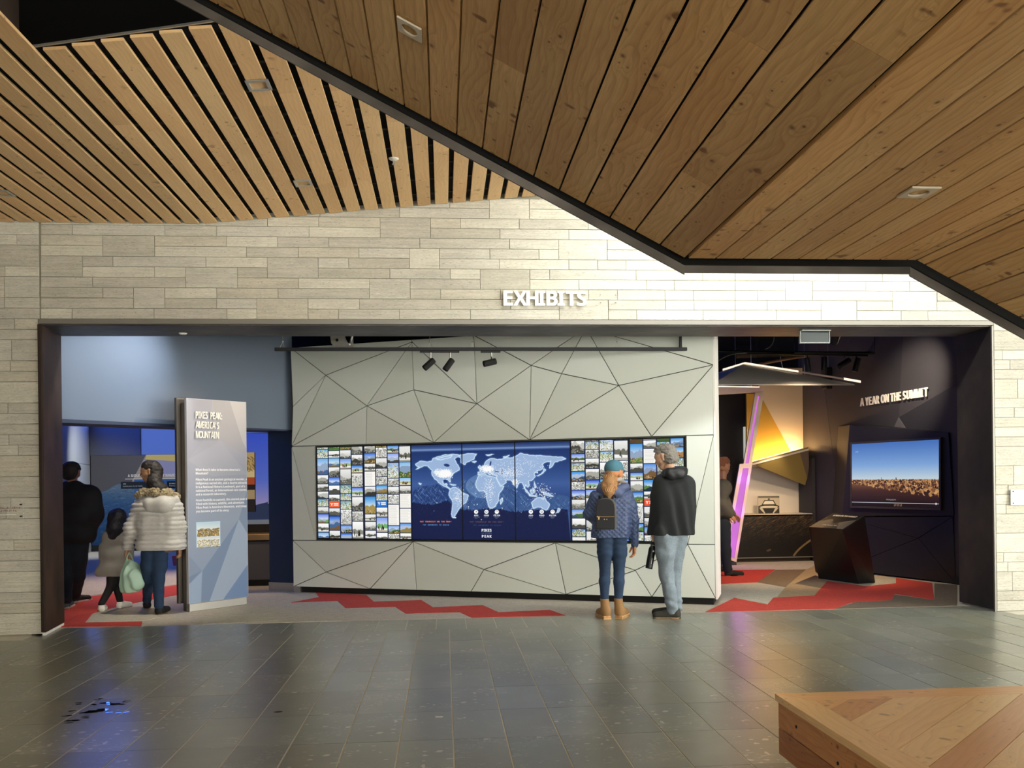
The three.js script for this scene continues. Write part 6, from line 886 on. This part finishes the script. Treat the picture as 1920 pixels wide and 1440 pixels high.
{
  const Z = -2.1, J = (x, y, dz = 0) => atZ(x, y, Z + dz), base = V3(J(138, 1138).x, 0, Z), hd = headPrims(J(134, 886), V3(.1, -.1, -1), 1.08), sL = J(118, 928), sR = J(172, 928), eR = J(180, 966, .02), wR = J(166, 994, -.12), eL = J(112, 966), wL = J(114, 1000, -.08), hL = atY(124, 1141), hR = atY(141, 1130), tL = hL.clone().add(V3(-.03, 0, -.2)), tR = hR.clone().add(V3(.08, 0, -.19));
  const torso = (r) => [seg(J(128, 932), J(160, 934), r * .9), seg(J(128, 965), J(160, 967), r), seg(J(128, 1000), J(154, 1000), r * .95)], legs = (g) => [...chain(J(130, 1020), .1 + g, J(124, 1080), .068 + g, hL.clone().setY(.1), .05 + g), ...chain(J(149, 1020), .1 + g, J(146, 1080, -.1), .07 + g, hR.clone().setY(.1), .052 + g)];
  person('heavily built man in a dark jacket walking in beside the jamb', base, [...torso(.12), ...legs(-.012), ...chain(sL, .06, eL, .045, wL, .034), ...chain(sR, .06, eR, .045, wR, .034), seg(J(139, 918), J(135, 900), .06), ...shoe(hL, tL, .036), ...shoe(hR, tR, .036)], hd, [handPrims(wL, V3(0, -1, -.2), V3(1, 0, 0), .6, -1), handPrims(wR, V3(-.5, -.5, -.6), V3(-1, 0, 0), .6, 1)], [
    ['jacket', [...torso(.175), ...chain(sL, .1, eL, .08, wL, .055), ...chain(sR, .105, eR, .085, wR, .06), ...chain(J(128, 912), .07, J(144, 912, .03), .07)], cloth(0x19161b), { cell: .012, k: .06, disp: wrinkle(.012, 12, 4), cut: flat(J(140, 1018).y) }, 'dark jacket'], ['trousers', legs(.012), std({ color: 0x22303c, map: denimTex, roughness: .9 }), { cell: .012, k: .03, disp: wrinkle(.007, 16, 6), cut: (x, y) => .05 - y }], ['hair', [seg(hd.p(-.03, .03, 0), hd.p(.02, .045, 0), .098, .09), seg(hd.p(-.05, -.03, -.02), hd.p(-.05, -.03, .02), .06)], std({ color: 0x17110f, roughness: .8 }), { cell: .008, k: .03, disp: wrinkle(.008, 60, 3) }, 'short dark hair'], ['shoe', shoe(hL, tL, .044), cloth(0x5f7f84), { cell: .009, k: .02, cut: (x, y) => .02 - y }], ['shoe', shoe(hR, tR, .044), cloth(0x28282a), { cell: .009, k: .02, cut: (x, y) => .02 - y }], ...[[hL, tL], [hR, tR]].map(([h, q]) => ['shoe_sole', prism([h.clone().add(V3(-.045, .001, .04)), h.clone().add(V3(.045, .001, .04)), q.clone().add(V3(.042, .001, -.03)), q.clone().add(V3(-.042, .001, -.03))], V3(0, .024, 0)), M.white]),
  ], 0x8a5f4c);
}
{
  const Z = -3.8, J = (x, y, dz = 0) => atZ(x, y, Z + dz), base = V3(J(1357, 1076).x, 0, Z), hd = headPrims(J(1355, 874), V3(.85, -.1, -.3), 1.08), sL = J(1350, 912, -.16), sR = J(1358, 912, .16), eR = J(1352, 945, .18), wR = J(1368, 966, .1), eL = J(1362, 946, -.2), wL = J(1374, 964, -.16), hA = atY(1346, 1072), tA = hA.clone().add(V3(.2, 0, -.02)), hB = V3(atY(1357, 1078).x, 0, Z + .06), tB = hB.clone().add(V3(.2, 0, .02));
  const torso = (r) => [seg(J(1354, 915, -.1), J(1354, 915, .1), r * .95), seg(J(1354, 950, -.08), J(1354, 950, .08), r)], legs = (g) => [...chain(J(1352, 985, -.08), .1 + g, J(1352, 1030, -.1), .065 + g, hA.clone().setY(.1), .05 + g), ...chain(J(1356, 985, .08), .1 + g, J(1360, 1030, .08), .066 + g, hB.clone().setY(.1), .05 + g)];
  person('person in a grey patterned shirt walking behind the white wall end', base, [...torso(.12), ...legs(-.012), ...chain(sL, .055, eL, .045, wL, .034), ...chain(sR, .055, eR, .045, wR, .034), seg(J(1354, 903), J(1355, 888), .06), ...shoe(hA, tA, .036), ...shoe(hB, tB, .036)], hd, [handPrims(wL, V3(.6, -.5, 0), V3(0, -.5, .5), .6, 1), handPrims(wR, V3(.6, -.5, 0), V3(0, -.5, -.5), .6, -1)], [
    ['shirt', [...torso(.145), ...chain(sL, .085, eL, .07, wL, .05), ...chain(sR, .085, eR, .07, wR, .05)], std({ color: 0x6f6a60, map: clothTex, roughness: .9 }), { cell: .012, k: .05, disp: (x, y, z) => .01 * wob(x, y, z, 14, 4), cut: flat(J(1354, 975).y) }, 'grey patterned shirt'], ['trousers', legs(.012), std({ color: 0x232c3e, map: denimTex, roughness: .9 }), { cell: .012, k: .03, disp: wrinkle(.007, 16, 6), cut: (x, y) => .05 - y }], ['hair', [seg(hd.p(-.03, .03, 0), hd.p(.02, .05, 0), .097, .088)], std({ color: 0x7a4a34, roughness: .8 }), { cell: .008, k: .03, disp: wrinkle(.008, 60, 3), cut: (x, y, z) => { const q = V3(x, y, z).sub(hd.p(0, 0, 0)); return q.dot(V3(1, 0, -.3).normalize()) - .05 - (q.y > .05 ? .05 : 0); } }, 'reddish brown hair'], ['shoe', shoe(hA, tA, .044), M.black, { cell: .009, k: .02 }], ['shoe', shoe(hB, tB, .044), M.black, { cell: .009, k: .02 }],
  ], 0xb07a5c);
}
// ---------------------------------------------------------------- gallery lamps
{
  const lamp = (label, from, to, col, cd, ang, group) => { const t = thing('ceiling_spotlight', label, 'spotlight', from, group), d = to.clone().sub(from).normalize(), q = new THREE.Quaternion().setFromUnitVectors(V3(0, -1, 0), d); const g = lathe([[0, .1], [.045, .1], [.05, .09], [.05, -.07], [.045, -.075], [.04, -.06], [.04, -.03], [0, -.03]], 18); g.applyQuaternion(q); part('lamp_head', g, M.black, t); const e = new THREE.CircleGeometry(.036, 14).rotateX(Math.PI / 2).translate(0, -.045, 0).applyQuaternion(q); part('lens', e, glow(col, 3), t); part('stem', bar(V3(0, .05, 0), V3(0, 3.97 - from.y, 0), .008), M.blackMetal, t); const l = new THREE.SpotLight(col, cd, 0, ang, .85, 2); l.position.copy(d).multiplyScalar(.1); l.target.position.copy(d); l.castShadow = true; l.shadow.radius = 3; t.add(l, l.target); return t; };
  lamp('black ceiling spotlight aimed at the blue bulkhead', V3(-2.0, 3.5, -.95), V3(-3.7, 2.7, -1.1), 0xdfeaf6, 17, .62);
  lamp('black ceiling spotlight aimed at the side wall of the left gallery', V3(-5.2, 3.6, -8), V3(-7.2, 1.4, -9.8), 0xe8eef2, 60, .5);
  lamp('black ceiling spotlight over the carpet of the left gallery', V3(-3.8, 3.7, -5.2), V3(-4.0, 0, -4.2), 0xffe0bc, 40, .7);
  lamp('black ceiling spotlight just behind the lintel over the woman in white', V3(-2.75, 3.6, -.86), V3(-3.1, 1.2, -1.2), 0xfff4e4, 14, .34);
  lamp('black ceiling spotlight over the carpet before the race exhibit', V3(5.2, 3.7, -1.5), V3(5.0, 0, -4.1), 0xffdcae, 44, .6);
  lamp('black ceiling spotlight before the race exhibit front', V3(5.0, 3.2, -2.0), V3(5.6, .6, -6.0), 0xffe6c8, 22, .4);
}
renderer.render(scene, camera);
